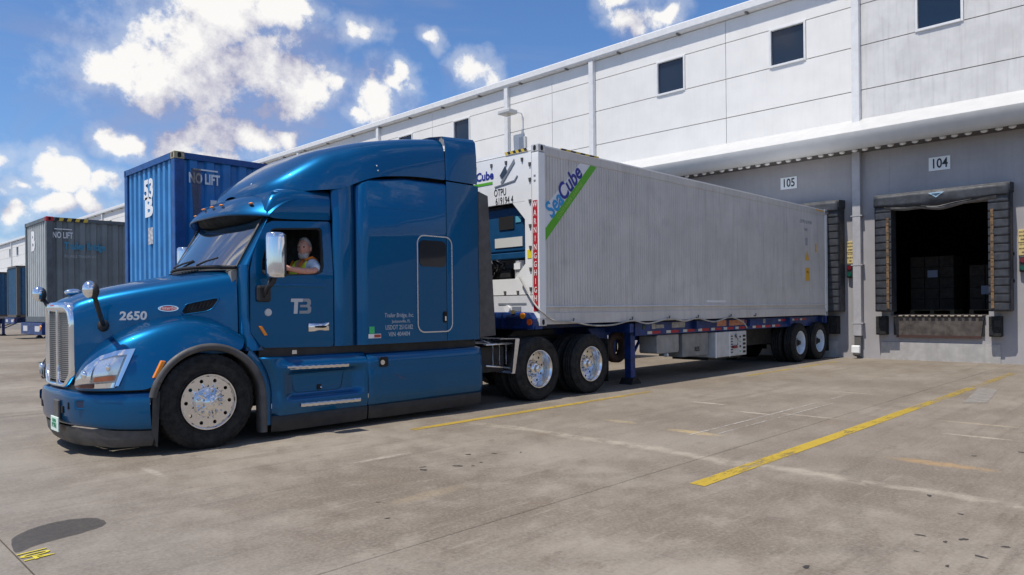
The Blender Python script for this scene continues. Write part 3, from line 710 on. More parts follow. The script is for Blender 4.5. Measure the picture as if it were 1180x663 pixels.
# ---- fenders
fcols = [
 [(2.165, .49, .90), (2.15, .51, .86), (2.135, .52, .82), (2.13, .52, .75), (2.13, .52, .685)],
 [(2.23, .56, 1.02), (2.19, .64, 1.00), (2.15, .68, .95), (2.125, .68, .81), (2.125, .68, .685)],
 [(2.36, .60, 1.17), (2.31, .76, 1.14), (2.26, .85, 1.07), (2.20, .87, .88), (2.19, .87, .685)],
 [(2.52, .67, 1.28), (2.47, .87, 1.24), (2.41, .98, 1.17), (2.35, 1.03, .92), (2.33, 1.03, .685)],
 [(2.72, .73, 1.37), (2.69, .95, 1.32), (2.64, 1.06, 1.26), (2.55, 1.13, .97), (2.52, 1.14, .685)],
 [(2.96, .79, 1.425), (2.93, .98, 1.385), (2.88, 1.09, 1.33), (2.73, 1.18, 1.02), (2.655, 1.195, .685)],
 [(3.15, .84, 1.44), (3.13, 1.0, 1.405), (3.07, 1.11, 1.345), (2.88, 1.19, 1.10), (2.715, 1.215, .82)],
 [(3.32, .88, 1.42), (3.31, 1.02, 1.385), (3.27, 1.12, 1.33), (3.13, 1.19, 1.20), (3.02, 1.215, 1.085)],
 [(3.50, .92, 1.35), (3.49, 1.05, 1.315), (3.47, 1.13, 1.27), (3.39, 1.19, 1.18), (3.33, 1.215, 1.115)],
 [(3.66, .97, 1.22), (3.66, 1.07, 1.195), (3.655, 1.14, 1.155), (3.62, 1.19, 1.09), (3.58, 1.215, 1.015)]]
frear = [fcols[-1],
 [(3.78, 1.02, 1.06), (3.79, 1.09, 1.03), (3.795, 1.15, .99), (3.775, 1.19, .93), (3.74, 1.215, .87)],
 [(3.88, 1.05, .86), (3.90, 1.11, .82), (3.90, 1.16, .78), (3.875, 1.19, .73), (3.83, 1.215, .68)],
 [(3.98, 1.06, .55), (3.98, 1.12, .50), (3.965, 1.17, .47), (3.93, 1.195, .44), (3.875, 1.215, .42)],
 [(4.02, 1.06, .25), (4.02, 1.12, .22), (4.005, 1.17, .19), (3.97, 1.195, .17), (3.91, 1.215, .16)]]
def fend(s):
    MB().grid([[T(x, s * w, z) for x, w, z in c] for c in fcols]).build('front_fender', PAINT, trk, sub=2)
    rows = []
    for k in range(26):
        if k <= 16: a = R(50 - k * 50 / 16); P_ = lambda r_: (3.235 + r_ * math.cos(a), .50 + r_ * math.sin(a))
        else: t_ = (k - 16) / 9 * .33; P_ = lambda r_: (3.235 + r_, .50 - t_)
        rows.append([T(P_(r_)[0], s * w, P_(r_)[1]) for r_, w in ((.622, 1.20), (.626, 1.222), (.66, 1.218), (.705, 1.195), (.735, 1.13), (.74, 1.0))])
    MB().grid(rows).build('rear_fender', PAINT, trk, smooth=True)
    # wheel-arch flare
    rows = []
    for k in range(46):
        rin, rou = .552, .630; cx, cz = 3.235, .50
        if k <= 36: a = R(170 - k * 170 / 36); P_ = lambda r_: (cx + r_ * math.cos(a), cz + r_ * math.sin(a))
        else: t_ = (k - 36) / 9 * .40; P_ = lambda r_: (cx + r_ + .02 * t_, cz - t_)
        rows.append([T(P_(r_)[0], s * w, P_(r_)[1]) for r_, w in ((rou, 1.205), (rou - .005, 1.238), ((rin + rou) / 2, 1.245), (rin + .01, 1.235), (rin, 1.20), (rin + .02, 1.08))])
    MB().grid(rows).build('arch_flare', GREYPL, trk, smooth=True)
    # inner wheel-house
    MB().grid([[T(3.235 + .60 * math.cos(R(175 - k * 9)), s * w, .5 + .60 * math.sin(R(175 - k * 9))) for w in (1.19, .62)] for k in range(21)]).build('wheel_house', BLACK, trk, smooth=True)
    # dark end strip of the bumper
    MB().add([T(2.655, s * 1.2, .66), T(2.72, s * 1.222, .66), T(2.69, s * 1.222, .10), T(2.64, s * 1.2, .25), T(2.72, s * 1.0, .66), T(2.69, s * 1.0, .10)], [(0, 1, 2, 3), (1, 4, 5, 2)]).build('bumper_end', BLACK, trk)
    # amber turn marker on the fender
    mk = [(2.655, .80), (2.70, .80), (2.785, .965), (2.74, .975)]
    MB().prism(mk, 'y', YC - s * 1.16, YC - s * 1.212).build('turn_marker', AMBER, trk, bevel=.008)
both(fend)
# ---- grille
gp = lambda w: 2.075 + .05 * (abs(w) / .48) ** 2        # plan curve
GW = .475
def gpts(z): return [T(gp(w), w, z) for w in [(-1 + 2 * k / 8) * GW for k in range(9)]]
outl = [(-.475, 1.42), (-.44, 1.53), (-.36, 1.585), (.36, 1.585), (.44, 1.53), (.475, 1.42), (.475, .83), (.33, .69), (-.33, .69), (-.475, .83)]
inn = [(-.43, 1.40), (-.40, 1.455), (-.35, 1.475), (.35, 1.475), (.40, 1.455), (.43, 1.40), (.43, .85), (.305, .735), (-.305, .735), (-.43, .85)]
O_ = resample(outl, 72, (-.475, 1.42)); I_ = resample(inn, 72, (-.43, 1.40))
rows = [[T(gp(w) + .05, w, z) for w, z in O_], [T(gp(w) - .01, w, z) for w, z in O_], [T(gp(w) - .035, (w + a) / 2, (z + b) / 2) for (w, z), (a, b) in zip(O_, I_)], [T(gp(w) - .012, w, z) for w, z in I_], [T(gp(w) + .03, w, z) for w, z in I_]]
grille = MB().grid(rows, cv=True).build('grille_surround', CHROME, trk, smooth=True)
MESHM = mat('grille_mesh', (.34, .33, .32), .4, .8)
gm = MB(); NZ = 34
for k in range(NZ):
    z = .76 + (1.46 - .76) * k / (NZ - 1); ww = .425 if z > .86 else .30 + (z - .735) * 1.0
    gm.grid([[T(gp(w) + .012, w, z - .006) for w in (-ww, -.2, 0, .2, ww)], [T(gp(w) + .012, w, z + .006) for w in (-ww, -.2, 0, .2, ww)]])
mesh_o = gm.build('grille_mesh', MESHM, trk); mesh_o['kind'] = 'stuff'
MB().grid([gpts(.74), gpts(1.47)]).build('grille_backing', mat('grille_back', (.05, .048, .046), .7), trk).location.x += .05
for w in (-.155, .155):
    MB().box(gp(w) - .03, gp(w) + .02, YC - w - .017, YC - w + .017, .715, 1.50).build('grille_bar', CHROME, trk, bevel=.008)
MB().box(gp(0) - .028, gp(0) - .02, YC - .055, YC + .055, 1.51, 1.56).build('grille_badge', mat('badge_red', (.5, .03, .03), .3), trk, bevel=.01)
MB().ball((2.30, YC + .18, 1.70), (.09, .05, .04), 16, 8).build('hood_ornament', CHROME, trk, smooth=True)
# ---- headlights
LENS = glass_mat('headlight_lens', (.92, .93, .94), .05); LAMPW = mat('lamp_reflector', (.82, .83, .85), .18, .75)
def hpt(s, u, v, off=0.):
    """patch on the fender nose: u along, v up"""
    lo = [(2.118, .60, .715), (2.13, .74, .715), (2.19, .875, .715), (2.295, .99, .72), (2.36, 1.045, .725)]
    hi = [(2.125, .64, .79), (2.16, .77, .90), (2.245, .885, .985), (2.375, 1.005, 1.035), (2.48, 1.06, 1.045)]
    def at(l):
        f = u * 4; i = min(3, max(0, int(f))); f -= i; return Vector(l[i]).lerp(Vector(l[i + 1]), f)
    p = at(lo).lerp(at(hi), v); n = Vector((-.75, .62, .12)).normalized(); b = .035 * math.sin(math.pi * v) * math.sin(math.pi * min(1, max(0, u)))
    p = p + n * (off + b); return T(p.x, s * p.y, p.z)
def lamp(s):
    nu, nv = 14, 7; G_ = lambda u0, u1, v0, v1, off: [[hpt(s, u0 + (u1 - u0) * i / nu, v0 + (v1 - v0) * j / nv, off) for j in range(nv + 1)] for i in range(nu + 1)]
    h = MB().grid(G_(0, 1, -.03, 1.03, .012)).build('headlight', mat('lamp_housing_grey', (.40, .41, .43), .25, .6), trk, smooth=True)
    MB().grid(G_(.10, 1.07, 1.00, 1.17, .016)).build('bezel', CHROME, h, smooth=True); MB().grid(G_(.985, 1.09, .02, 1.17, .015)).build('bezel', CHROME, h, smooth=True)
    MB().grid(G_(.02, .98, .17, .98, .034)).build('lens', LENS, h, smooth=True)
    MB().grid(G_(.10, .50, .28, .90, .022)).build('reflector', LAMPW, h, smooth=True)
    MB().grid(G_(.53, .95, .38, .93, .022)).build('reflector', LAMPW, h, smooth=True)
    MB().grid(G_(.55, .93, .20, .35, .023)).build('side_reflector', mat('orange_reflector', (.48, .12, .04), .3), h, smooth=True)
    MB().grid(G_(.03, .55, -.02, .13, .026)).build('lower_strip', mat('smoked_strip', (.10, .035, .03), .2), h, smooth=True)
    MB().grid(G_(.57, .98, -.02, .13, .026)).build('lower_chrome', CHROME, h, smooth=True)
    for u, v, r_ in ((.33, .58, .052), (.72, .64, .042)):
        p = Vector(hpt(s, u, v, .022)); MB().ball(p, (r_ * .5, r_, r_), 16, 8).build('bulb_bowl', CHROME, h, smooth=True)
both(lamp)
# ---- bumper
bplan = [(2.035, 0), (2.038, .2), (2.052, .42), (2.095, .62), (2.19, .82), (2.34, 1.0), (2.50, 1.11), (2.645, 1.17)]
def bx_(w):
    for (xa, wa), (xb, wb) in zip(bplan[:-1], bplan[1:]):
        if wa <= abs(w) <= wb: return xa + (xb - xa) * (abs(w) - wa) / (wb - wa)
    return bplan[-1][0]
full = [(x, -w) for x, w in reversed(bplan) if w > 0] + bplan
def btop(w): return .672 if abs(w) < .5 else .66
rows = []
for x, w in full:
    n = 1 if abs(w) < 1.0 else .4; zt = btop(w); zb = .305 if abs(w) < .7 else .305 - (abs(w) - .7) * .09
    e = .035 if abs(w) > 1.1 else 0
    rows.append([T(x + .09 * n, w * .96, zt + .006), T(x + .015, w * .995, zt), T(x - .008, w * 1.005, zt - .03), T(x - .014, w * 1.012, (zt + zb) / 2 + .06), T(x - .002, w * 1.008, zb + .06), T(x + .012, w, zb + .01), T(x + .09 * n, w * .95, zb - .003)])
bump = MB().grid(rows).build('bumper', PAINT, trk, sub=2)
rows = [[T(x + .03, w * .985, .302 if abs(w) < .7 else .302 - (abs(w) - .7) * .09), T(x + .045, w * .985, .2), T(x + .10 if abs(w) < .9 else x + .02, w * .97, .105), T(x + .2 if abs(w) < .9 else x + .02, w * .9, .10)] for x, w in full]
MB().grid(rows).build('air_dam', GREYPL, trk, smooth=True)
MB().grid([[T(x + .075, w * .97, .725), T(x + .075, w * .97, .60)] for x, w in full]).build('bumper_gap', BLACK, trk)
def fog(s):
    w0 = .745; nrm = Vector((-.66, .75, 0)).normalized(); c = Vector((bx_(w0) - .012, w0, .545)); tg = Vector((nrm.y, -nrm.x, 0)) * -1
    def q(a, b, o): p = c + tg * a + nrm * o; return T(p.x, s * p.y, p.z + b)
    ring = rrect(-.085, .085, -.055, .055, .025); MB().grid([[q(a, b, .0) for a, b in ring], [q(a * .8, b * .75, .005) for a, b in ring], [q(a * .7, b * .6, -.002) for a, b in ring]], cv=True).build('fog_lamp_bezel', PAINT, bump, smooth=True)
    MB().fan([q(a * .72, b * .62, .001) for a, b in ring]).build('fog_lamp_pocket', mat('pocket_blue', (.003, .02, .07), .3, coat=.6), bump)
    for w1, z1, a_ in ((.40, .475, .028), (.52, .52, .022)):
        MB().box(bx_(w1) - .0125, bx_(w1) - .001, YC - s * w1 - a_, YC - s * w1 + a_, z1 - .035, z1 + .035).build('tow_hole', DARK, bump)
both(fog)
lp = MB().box(2.000, 2.012, YC - .41, YC - .13, .245, .395).build('licence_plate', mat('plate_pale', (.62, .74, .66), .5), trk, bevel=.004)
for z_, s_ in ((.345, 'FLORIDA'), (.295, 'P7 90EX')): sign_text(s_, .05 if z_ > .3 else .07, (1.997, YC - .27, z_ + .01), EY, FZ, mat('plate_green', (.02, .25, .12), .5), lp, sx=.7)
MB().box(2.012, 2.04, YC - .36, YC - .18, .37, .57).build('plate_bracket', GREYPL, trk, bevel=.01)
# ---- cab
def wc(z): return 1.085 if z < 1.9 else 1.085 - .055 * (z - 1.9) / .65
cabf = MB()
def polar(outer, inner, n):
    """matching outlines: n rays from the middle of the inner outline, cut with both"""
    cx = sum(p[0] for p in inner) / len(inner); cz = sum(p[1] for p in inner) / len(inner)
    cx = (min(p[0] for p in inner) + max(p[0] for p in inner)) / 2; cz = (min(p[1] for p in inner) + max(p[1] for p in inner)) / 2
    angs = sorted(set([round(math.atan2(p[1] - cz, p[0] - cx), 5) for p in list(outer) + list(inner)] + [round(-math.pi + 2 * math.pi * k / n, 5) for k in range(n)]))
    def cut(poly, a):
        d = (math.cos(a), math.sin(a)); best = None
        for (x0, z0), (x1, z1) in zip(poly, poly[1:] + poly[:1]):
            ex, ez = x1 - x0, z1 - z0; den = d[0] * ez - d[1] * ex
            if abs(den) < 1e-12: continue
            t = ((x0 - cx) * ez - (z0 - cz) * ex) / den; u = ((x0 - cx) * d[1] - (z0 - cz) * d[0]) / den
            if t > 0 and -1e-6 <= u <= 1 + 1e-6 and (best is None or t > best): best = t
        return (cx + d[0] * best, cz + d[1] * best)
    return [cut(outer, a) for a in angs], [cut(inner, a) for a in angs]
def ring_panel(outer, inner, n, start, s, thick, name, m, parent, wf=wc, off=0.):
    O, I = polar(outer, inner, n); rows = []
    for t_ in (0, .06, .5, .94, 1): rows.append([T(a + (c - a) * t_, s * (wf(b + (d - b) * t_) + off), b + (d - b) * t_) for (a, b), (c, d) in zip(O, I)])
    rows.append([T(c, s * (wf(d) + off - thick), d) for c, d in I])
    rows.insert(0, [T(a, s * (wf(b) + off - thick), b) for a, b in O])
    return MB().grid(rows, cv=True).build(name, m, parent, angle=50)
door_out = [(3.755, 1.95), (3.80, 2.12), (3.93, 2.42), (3.98, 2.49), (4.05, 2.525), (4.80, 2.575), (4.83, 2.55), (4.825, 1.05), (4.79, 1.02), (3.93, 1.045), (3.87, 1.07), (3.76, 1.22), (3.75, 1.30)]
win_out = [(3.895, 1.95), (3.905, 2.06), (4.01, 2.39), (4.045, 2.43), (4.09, 2.445), (4.67, 2.49), (4.705, 2.465), (4.705, 2.02), (4.68, 1.94), (4.60, 1.905), (4.02, 1.875), (3.92, 1.885), (3.895, 1.91)]
def cabside(s):
    d = ring_panel(door_out, win_out, 120, (3.9, 1.95) if 0 else (3.755, 1.95), s, .05, 'cab_door', PAINT, trk)
    # window frame line
    wi = [((x - 4.3) * .965 + 4.3, (z - 2.18) * .94 + 2.18) for x, z in win_out]
    ring_panel(win_out, wi, 120, (3.755, 1.95), s, .04, 'window_seal', BLACK, d, off=-.012)
    if s < 0:
        I = resample(wi, 40, (3.755, 1.95)); MB().fan([T(a, s * (wc(b) - .03), b) for a, b in I]).build('window_glass', GLASSD, d)
    # crease along the door
    MB().grid([[T(x, s * (1.085 + o), 1.765 + dz) for o, dz in ((.0, .03), (.014, .012), (.0, -.02))] for x in (4.0, 4.02, 4.4, 4.7, 4.72)]).build('door_crease', PAINT, d, smooth=True)
    h = MB().grid([[T(4.48 + .28 * k / 8, s * (1.092 + .035 * math.sin(math.pi * k / 8) * c_), 1.262 + .008 * k / 8 + dz) for c_, dz in ((0, .05), (1, .03), (1, -.01), (0, -.045))] for k in range(9)]).build('door_handle', CHROME, d, smooth=True)
    MB().ball(T(4.63, s * 1.118, 1.272), (.085, .014, .018), 12, 6).build('handle_recess', DARK, h, smooth=True)
    MB().prism([(3.84, 1.30), (3.885, 1.30), (3.955, 1.19), (3.915, 1.185)], 'y', YC - s * 1.08, YC - s * 1.102).build('amber_side_lamp', AMBER, trk, bevel=.008)
    # A-pillar and cowl side
    rows = []
    for t_ in range(8):
        f = t_ / 7; z = 1.97 + (2.56 - 1.97) * f; xf = 3.655 + .345 * f; xb = 3.752 + .21 * f + .05 * f * f; w_ = wc(z)
        rows.append([T(xf + .03, s * (.93 - .03 * f), z), T(xf, s * (.965 - .03 * f), z), T((xf + xb) / 2, s * (w_ - .02), z), T(xb - .006, s * w_, z), T(xb - .006, s * (w_ - .06), z)])
    MB().grid(rows).build('a_pillar', PAINT, trk, smooth=True)
    rows = []
    for z, w0, w1 in ((2.0, .955, 1.07), (1.96, .965, 1.085), (1.7, .97, 1.085), (1.4, .985, 1.085), (1.2, .99, 1.085), (1.02, 1.0, 1.085)):
        xr = 3.742 if z > 1.25 else 3.742 + (1.25 - z) * .75
        rows.append([T(3.668, s * (w0 - .05), z), T(3.67, s * (w0 + .02), z), T(3.695, s * (w1 - .015), z), T(xr, s * w1, z), T(xr, s * (w1 - .06), z)])
    MB().grid(rows).build('cowl_side', PAINT, trk, smooth=True)
    # upper cab side between door and roof fairing
    rows = []
    for x, zb, zt in ((3.985, 2.585, 2.66), (4.02, 2.572, 2.76), (4.08, 2.562, 2.85), (4.2, 2.562, 2.905), (4.35, 2.568, 2.935), (4.55, 2.58, 2.955), (4.832, 2.595, 2.965)):
        rows.append([T(x, s * wc(zb), zb), T(x, s * (wc(zb) + .004), zb + (zt - zb) * .25), T(x, s * (wc(zb) + .002), zb + (zt - zb) * .6), T(x, s * (wc(zb) - .02), zb + (zt - zb) * .88), T(x, s * (wc(zb) - .06), zt), T(x, s * .85, zt + .03)])
    MB().grid(rows).build('cab_upper_panel', PAINT, trk, smooth=True)
    # pillar fairing between door and sleeper
    rows = []
    for z, zt in ((1.025, 0), (1.5, 0), (2.1, 0), (2.6, 0), (2.9, 0), (3.03, 0)):
        i_ = .04 if z > 2.6 else 0
        rows.append([T(4.838, s * (1.06 - i_), z), T(4.85, s * (1.095 - i_), z), T(4.93, s * (1.115 - i_ * .8), z), T(5.04, s * (1.125 - i_ * .6), z + (.02 if z > 3 else 0)), T(5.115, s * (1.12 - i_ * .3), z + (.035 if z > 3 else 0)), T(5.125, s * 1.06, z + (.035 if z > 3 else 0))])
    MB().grid(rows).build('pillar_fairing', PAINT, trk, smooth=True)
both(cabside)
# windscreen
rows = []
for i in range(9):
    f = i / 8; r_ = []
    for k in range(17):
        w = -1 + 2 * k / 16; hw = .945 - .035 * f
        r_.append(T(3.47 + .43 * f + (.185 - .085 * f) * abs(w) ** 2.4, hw * w, 2.0 + .60 * f - .02 * w * w))
    rows.append(r_)
ws = MB().grid(rows).build('windscreen', GLASS, trk, smooth=True)
bd = MB()
bd.tube([T(3.468 + .185 * abs(w) ** 2.4 - .004, .945 * w, 2.0 - .02 * w * w) for w in [-1 + k / 8 for k in range(17)]], .018, 6)
for s in (1, -1): bd.tube([T(3.47 + .43 * f + (.185 - .085 * f), s * (.948 - .035 * f), 1.98 + .60 * f) for f in (0, .25, .5, .75, 1)], .016, 6)
bd.build('windscreen_seal', BLACK, ws)
for s in (-.35, .35):
    MB().tube([T(3.47, s - .05, 2.02), T(3.49, s + .18, 2.06), T(3.52, s + .42, 2.085)], .012, 6).build('wiper', BLACK, ws)
rows = [[T(3.47 + .185 * abs(w) ** 2.4 - .0, .95 * w, 1.985 - .02 * w * w), T(3.66, .97 * w, 1.92)] for w in [-1 + k / 8 for k in range(17)]]
MB().grid([[T(3.40 + .24 * abs(w) ** 2.4, .955 * w, 1.945), T(3.49 + .19 * abs(w) ** 2.4, .955 * w, 1.99 - .02 * w * w)] for w in [-1 + k / 8 for k in range(17)]]).build('cowl_top', BLACK, trk)
# visor
rows = []
for k in range(21):
    w = -1 + 2 * k / 20; a = abs(w)
    xe = 3.69 + .30 * a ** 3.2; ze = 2.615 - .045 * a ** 3; xt = 4.06 + .10 * a ** 4; zt = 2.915 - .15 * a ** 5; ww = 1.06 * w
    e_ = 1 - .16 * a ** 5
    rows.append([T(xe + .10, ww * .97, ze + .035), T(xe + .012, ww * .995, ze - .012), T(xe, ww, ze + .01), T(xe + .085, ww, ze + .12 * e_), T(xe + .20, ww * 1.0, ze + .215 * e_), T(xe + .33, ww * .985, ze + .28 * e_), T(xe + .52, ww * .93, ze + .335 * e_)])
visor = MB().grid(rows).build('sun_visor', PAINT, trk, sub=1)
MB().grid([[T(3.80 + .24 * abs(w) ** 3, .98 * w, 2.665 - .03 * abs(w) ** 3), T(3.94 + .10 * w * w, .93 * w, 2.52)] for w in [-1 + k / 8 for k in range(17)]]).build('visor_underside', DARK, trk, smooth=True)
for w in (-.26, 0, .26, -.80, .80):
    a = abs(w / 1.06); x_ = 3.69 + .30 * a ** 3.2 + .105; z_ = 2.615 - .045 * a ** 3 + .152 * (1 - .16 * a ** 5)
    MB().ball(T(x_ - .01, w, z_), (.024, .042, .013), 10, 6).build('marker_lamp', AMBER, visor, smooth=True)
MB().box(4.06, 4.86, YC - .99, YC + .99, 2.60, 2.90).build('cab_roof_shell', PAINT, trk, bevel=.05)
# roof fairing
rows = []
for x, w, zb, zt in [(4.02, .22, 2.85, 2.89), (4.05, .46, 2.85, 2.95), (4.11, .66, 2.86, 3.02), (4.22, .82, 2.88, 3.11), (4.42, .965, 2.925, 3.26), (4.75, 1.075, 2.965, 3.49), (4.98, 1.10, 3.0, 3.575), (5.15, 1.135, 3.09, 3.63), (5.4, 1.155, 3.19, 3.705), (5.65, 1.16, 3.235, 3.765), (6.1, 1.16, 3.285, 3.86), (6.58, 1.16, 3.29, 3.93), (6.60, 1.16, 3.29, 3.932)]:
    h = zt - zb; q = min(1, max(0, (x - 4.2) / 2.2)); rows.append([T(x, a, b) for a, b in half([(0, zt + .03), (w * .45, zt + .022), (w * (.70 + .12 * q), zt - .03 * h), (w * (.86 + .085 * q), zt - .14 * h), (w * (.955 + .03 * q), zt - .36 * h), (w * .995, zb + .3 * h), (w, zb)])])
roof = MB().grid(rows).build('roof_fairing', PAINT, trk, sub=2)
for p in ((5.44, 1.162, 3.34), (5.46, 1.162, 3.28), (3.965, .70, 2.985)): MB().ball(T(*p), .014, 8, 6).build('rivet', CHROME, roof, smooth=True)
# rear extenders wrap the sleeper and roof
def ext(s):
    rows = []
    for x in (6.612, 6.63, 6.9, 7.19, 7.21):
        i_ = .006 if x in (6.612, 7.21) else 0; f = (x - 6.6) / .6
        rows.append([T(x + .0, s * a, b) for a, b in ((.2, 3.965 + .03 * f), (.8, 3.96 + .03 * f), (1.08, 3.925 + .045 * f), (1.135 - i_, 3.86 + .05 * f), (1.155 - i_, 3.7), (1.163 - i_, 3.50), (1.165 - i_, 3.295))])
    MB().grid(rows).build('roof_extender', PAINT, trk, angle=55)
    MB().grid([[T(x, s * (1.172 - (.006 if x in (6.612, 7.225) else 0)), z - (x - 6.6) * (.0)) for z in (3.272, 2.6, 1.9, 1.025)] for x in (6.612, 6.63, 7.2, 7.225)]).build('side_extender', PAINT, trk, smooth=True)
    MB().box(7.228, 7.26, *(sorted((YC - s * 1.165, YC - s * 1.13))), 1.05, 3.2).build('extender_frame', STEEL, trk)
    MB().prism([(7.23, 3.20), (7.42, 3.15), (7.56, 1.07), (7.23, 1.05)], 'y', YC - s * 1.168, YC - s * 1.150).build('rubber_gap_flap', GREYPL, trk)
both(ext)
# sleeper
rows = []
for x, w in ((5.135, 1.02), (5.14, 1.085), (5.17, 1.13), (5.23, 1.158), (5.32, 1.168), (5.9, 1.17), (6.58, 1.17), (6.60, 1.168)):
    zt = 3.06 + (3.225 - 3.06) * min(1, (x - 5.135) / .42) ** .6 + (.035 * min(1, max(0, (x - 5.55) / .6)))
    rows.append([T(x, a, b) for a, b in half([(0, zt), (w - .10, zt), (w - .035, zt - .012), (w, zt - .05), (w, 2.4), (w, 1.7), (w, 1.025)])])
slp = MB().grid(rows).build('sleeper', PAINT, trk, smooth=True)
for nm, x0, x1, z0, z1, m in (('sleeper_core', 4.9, 7.2, 1.1, 3.25, DARK), ('roof_core', 5.3, 7.18, 3.2, 3.6, DARK)):
    MB().box(x0, x1, YC - 1.02, YC + 1.02, z0, z1).build(nm, m, trk)
MB().box(7.18, 7.2, YC - 1.1, YC + 1.1, 1.0, 3.9).build('sleeper_rear_wall', mat('rear_wall_blue', (.004, .05, .16), .4), trk)
def sldoor(s):
    o = rrect(6.07, 6.70, 1.15, 2.49, .12); i = rrect(6.085, 6.685, 1.165, 2.475, .108)
    d = MB().grid([[T(x, s * 1.171, z) for x, z in o], [T(x, s * 1.183, z) for x, z in o], [T(x, s * 1.183, z) for x, z in i], [T(x, s * 1.171, z) for x, z in i]], cv=True).build('sleeper_door_trim', ALU, trk, angle=40)
    MB().prism(rrect(6.12, 6.585, 2.06, 2.42, .07), 'y', YC - s * 1.165, YC - s * 1.179).build('sleeper_window', mat('tinted_pane', (.008, .010, .013), .05, coat=.4), d)
    MB().prism(rrect(6.53, 6.60, 1.28, 1.44, .03), 'y', YC - s * 1.168, YC - s * 1.181).build('latch', DARK, d)
    MB().box(6.55, 6.575, *sorted((YC - s * 1.181, YC - s * 1.19)), 1.31, 1.37).build('latch_lever', CHROME, d)
    rv = MB()
    for k in range(34): rv.ball(T(5.36 + k * .0555, s * 1.1705, 2.80 + .0006 * k), .006, 6, 4)
    r_ = rv.build('rivet_row', PAINT, slp); r_['kind'] = 'stuff'
both(sldoor)
# ---- chassis fairings
def sm(e0, e1, t): t = max(0, min(1, (t - e0) / (e1 - e0))); return t * t * (3 - 2 * t)
def fairing(s):
    rows = []
    for i in range(61):
        r_ = []
        for j in range(41):
            z = .245 + (.93 - .245) * j / 40
            xs = 3.235 + math.sqrt(.728 ** 2 - max(0, z - .5) ** 2) + .004; x = xs + (5.245 - xs) * (i / 60) ** 1.15
            rec = .075 * sm(.40, .50, z) * sm(.80, .70, z) * sm(4.06, 4.26, x) * sm(5.22, 5.05, x)
            w = 1.205 - rec - .10 * sm(.80, .95, z) * sm(3.9, 4.25, x) - .03 * sm(.36, .22, z) - .055 * sm(xs + .10, xs, x)
            r_.append(T(x, s * w, z))
        r_.append(T(x, s * .9, .95)); r_.insert(0, T(x, s * 1.10, .24)); rows.append(r_)
    f = MB().grid(rows).build('step_fairing', PAINT, trk, smooth=True)
    for x0, x1, z, w in ((4.14, 4.97, .80, 1.185), (4.30, 5.13, .352, 1.20)):
        sl = (-.02) / (x1 - x0)
        b = MB().grid([[T(x0 + (x1 - x0) * k / 20, s * (w + dw), z - .015 * k / 20 + dz + (.0 if k % 2 else .004)) for dw, dz in ((-.05, .022), (.012, .024), (.022, .012), (.016, -.018), (-.02, -.022))] for k in range(21)])
        b.build('step_tread', ALU, f, smooth=False)
    # storage hatch
    ol = [(4.22, .745), (4.94, .735), (4.90, .53), (4.86, .49), (4.28, .50), (4.24, .54)]
    fw = lambda x, z: 1.205 - .075 * sm(.40, .50, z) * sm(.80, .70, z) + .004
    O = resample(ol, 60, (4.22, .745)); I = [((x - 4.58) * .985 + 4.58, (z - .62) * .96 + .62) for x, z in O]
    MB().grid([[T(x, s * fw(x, z), z) for x, z in O], [T(x, s * fw(x, z), z) for x, z in I]], cv=True).build('hatch_gap', DARK, f)
    MB().box(4.56, 4.62, *sorted((YC - s * 1.12, YC - s * 1.145)), .51, .575).build('hatch_latch', DARK, f, bevel=.01); MB().ball(T(4.605, s * 1.148, .54), .014, 8, 6).build('latch_lock', CHROME, f)
    rows = []
    for i in range(41):
        x = 5.255 + (7.27 - 5.255) * i / 40; e = .035 * sm(7.2, 7.27, x) + .012 * sm(5.29, 5.255, x)
        r_ = [T(x, s * 1.1, .24)]
        for j in range(17):
            z = .245 + (.905 - .245) * j / 16
            r_.append(T(x, s * (1.215 - e - .045 * sm(.80, .92, z) - .03 * sm(.36, .22, z) - .012 * sm(.62, .74, z)), z))
        r_.append(T(x, s * .95, .925)); rows.append(r_)
    f2 = MB().grid(rows).build('tank_fairing', PAINT, trk, smooth=True)
    MB().prism(rrect(5.42, 5.56, .73, .86, .03), 'y', YC - s * 1.20, YC - s * 1.211).build('fuel_recess', DARK, f2)
    MB().cyl(T(5.465, s * 1.205, .79), T(5.465, s * 1.222, .79), .032, n=14).build('fuel_cap', ALU, f2)
    # vee crease stamped in the tank fairing
    MB().add([T(5.62, s * 1.217, .655), T(5.86, s * 1.2155, .54), T(5.74, s * 1.2155, .57), T(5.64, s * 1.2175, .64)], [(0, 1, 2, 3)]).build('stamped_crease', mat('crease_blue', (.002, .04, .14), .3, coat=.8), f2)
    # black skirts
    for x0, x1 in ((3.94, 5.24), (5.26, 7.22)):
        MB().grid([[T(x0 + (x1 - x0) * k / 10, s * 1.17, .262), T(x0 + (x1 - x0) * k / 10, s * 1.195, .235), T(x0 + (x1 - x0) * k / 10, s * 1.19, .15), T(x0 + (x1 - x0) * k / 10, s * 1.18, .075 + (.012 if k in (0, 10) else 0))] for k in range(11)]).build('skirt', GREYPL if 0 else BLACK, trk, smooth=True)
    MB().box(3.86, 7.24, *sorted((YC - s * 1.06, YC - s * 1.0)), .86, 1.05).build('under_cab_gap', BLACK, trk)
    MB().box(4.27, 4.33, *sorted((YC - s * 1.06, YC - s * 1.075)), .955, 1.0).build('hinge_block', ALU, trk)
both(fairing)
MB().box(3.7, 7.2, YC - 1.0, YC + 1.0, .95, 1.06).build('cab_floor', BLACK, trk)
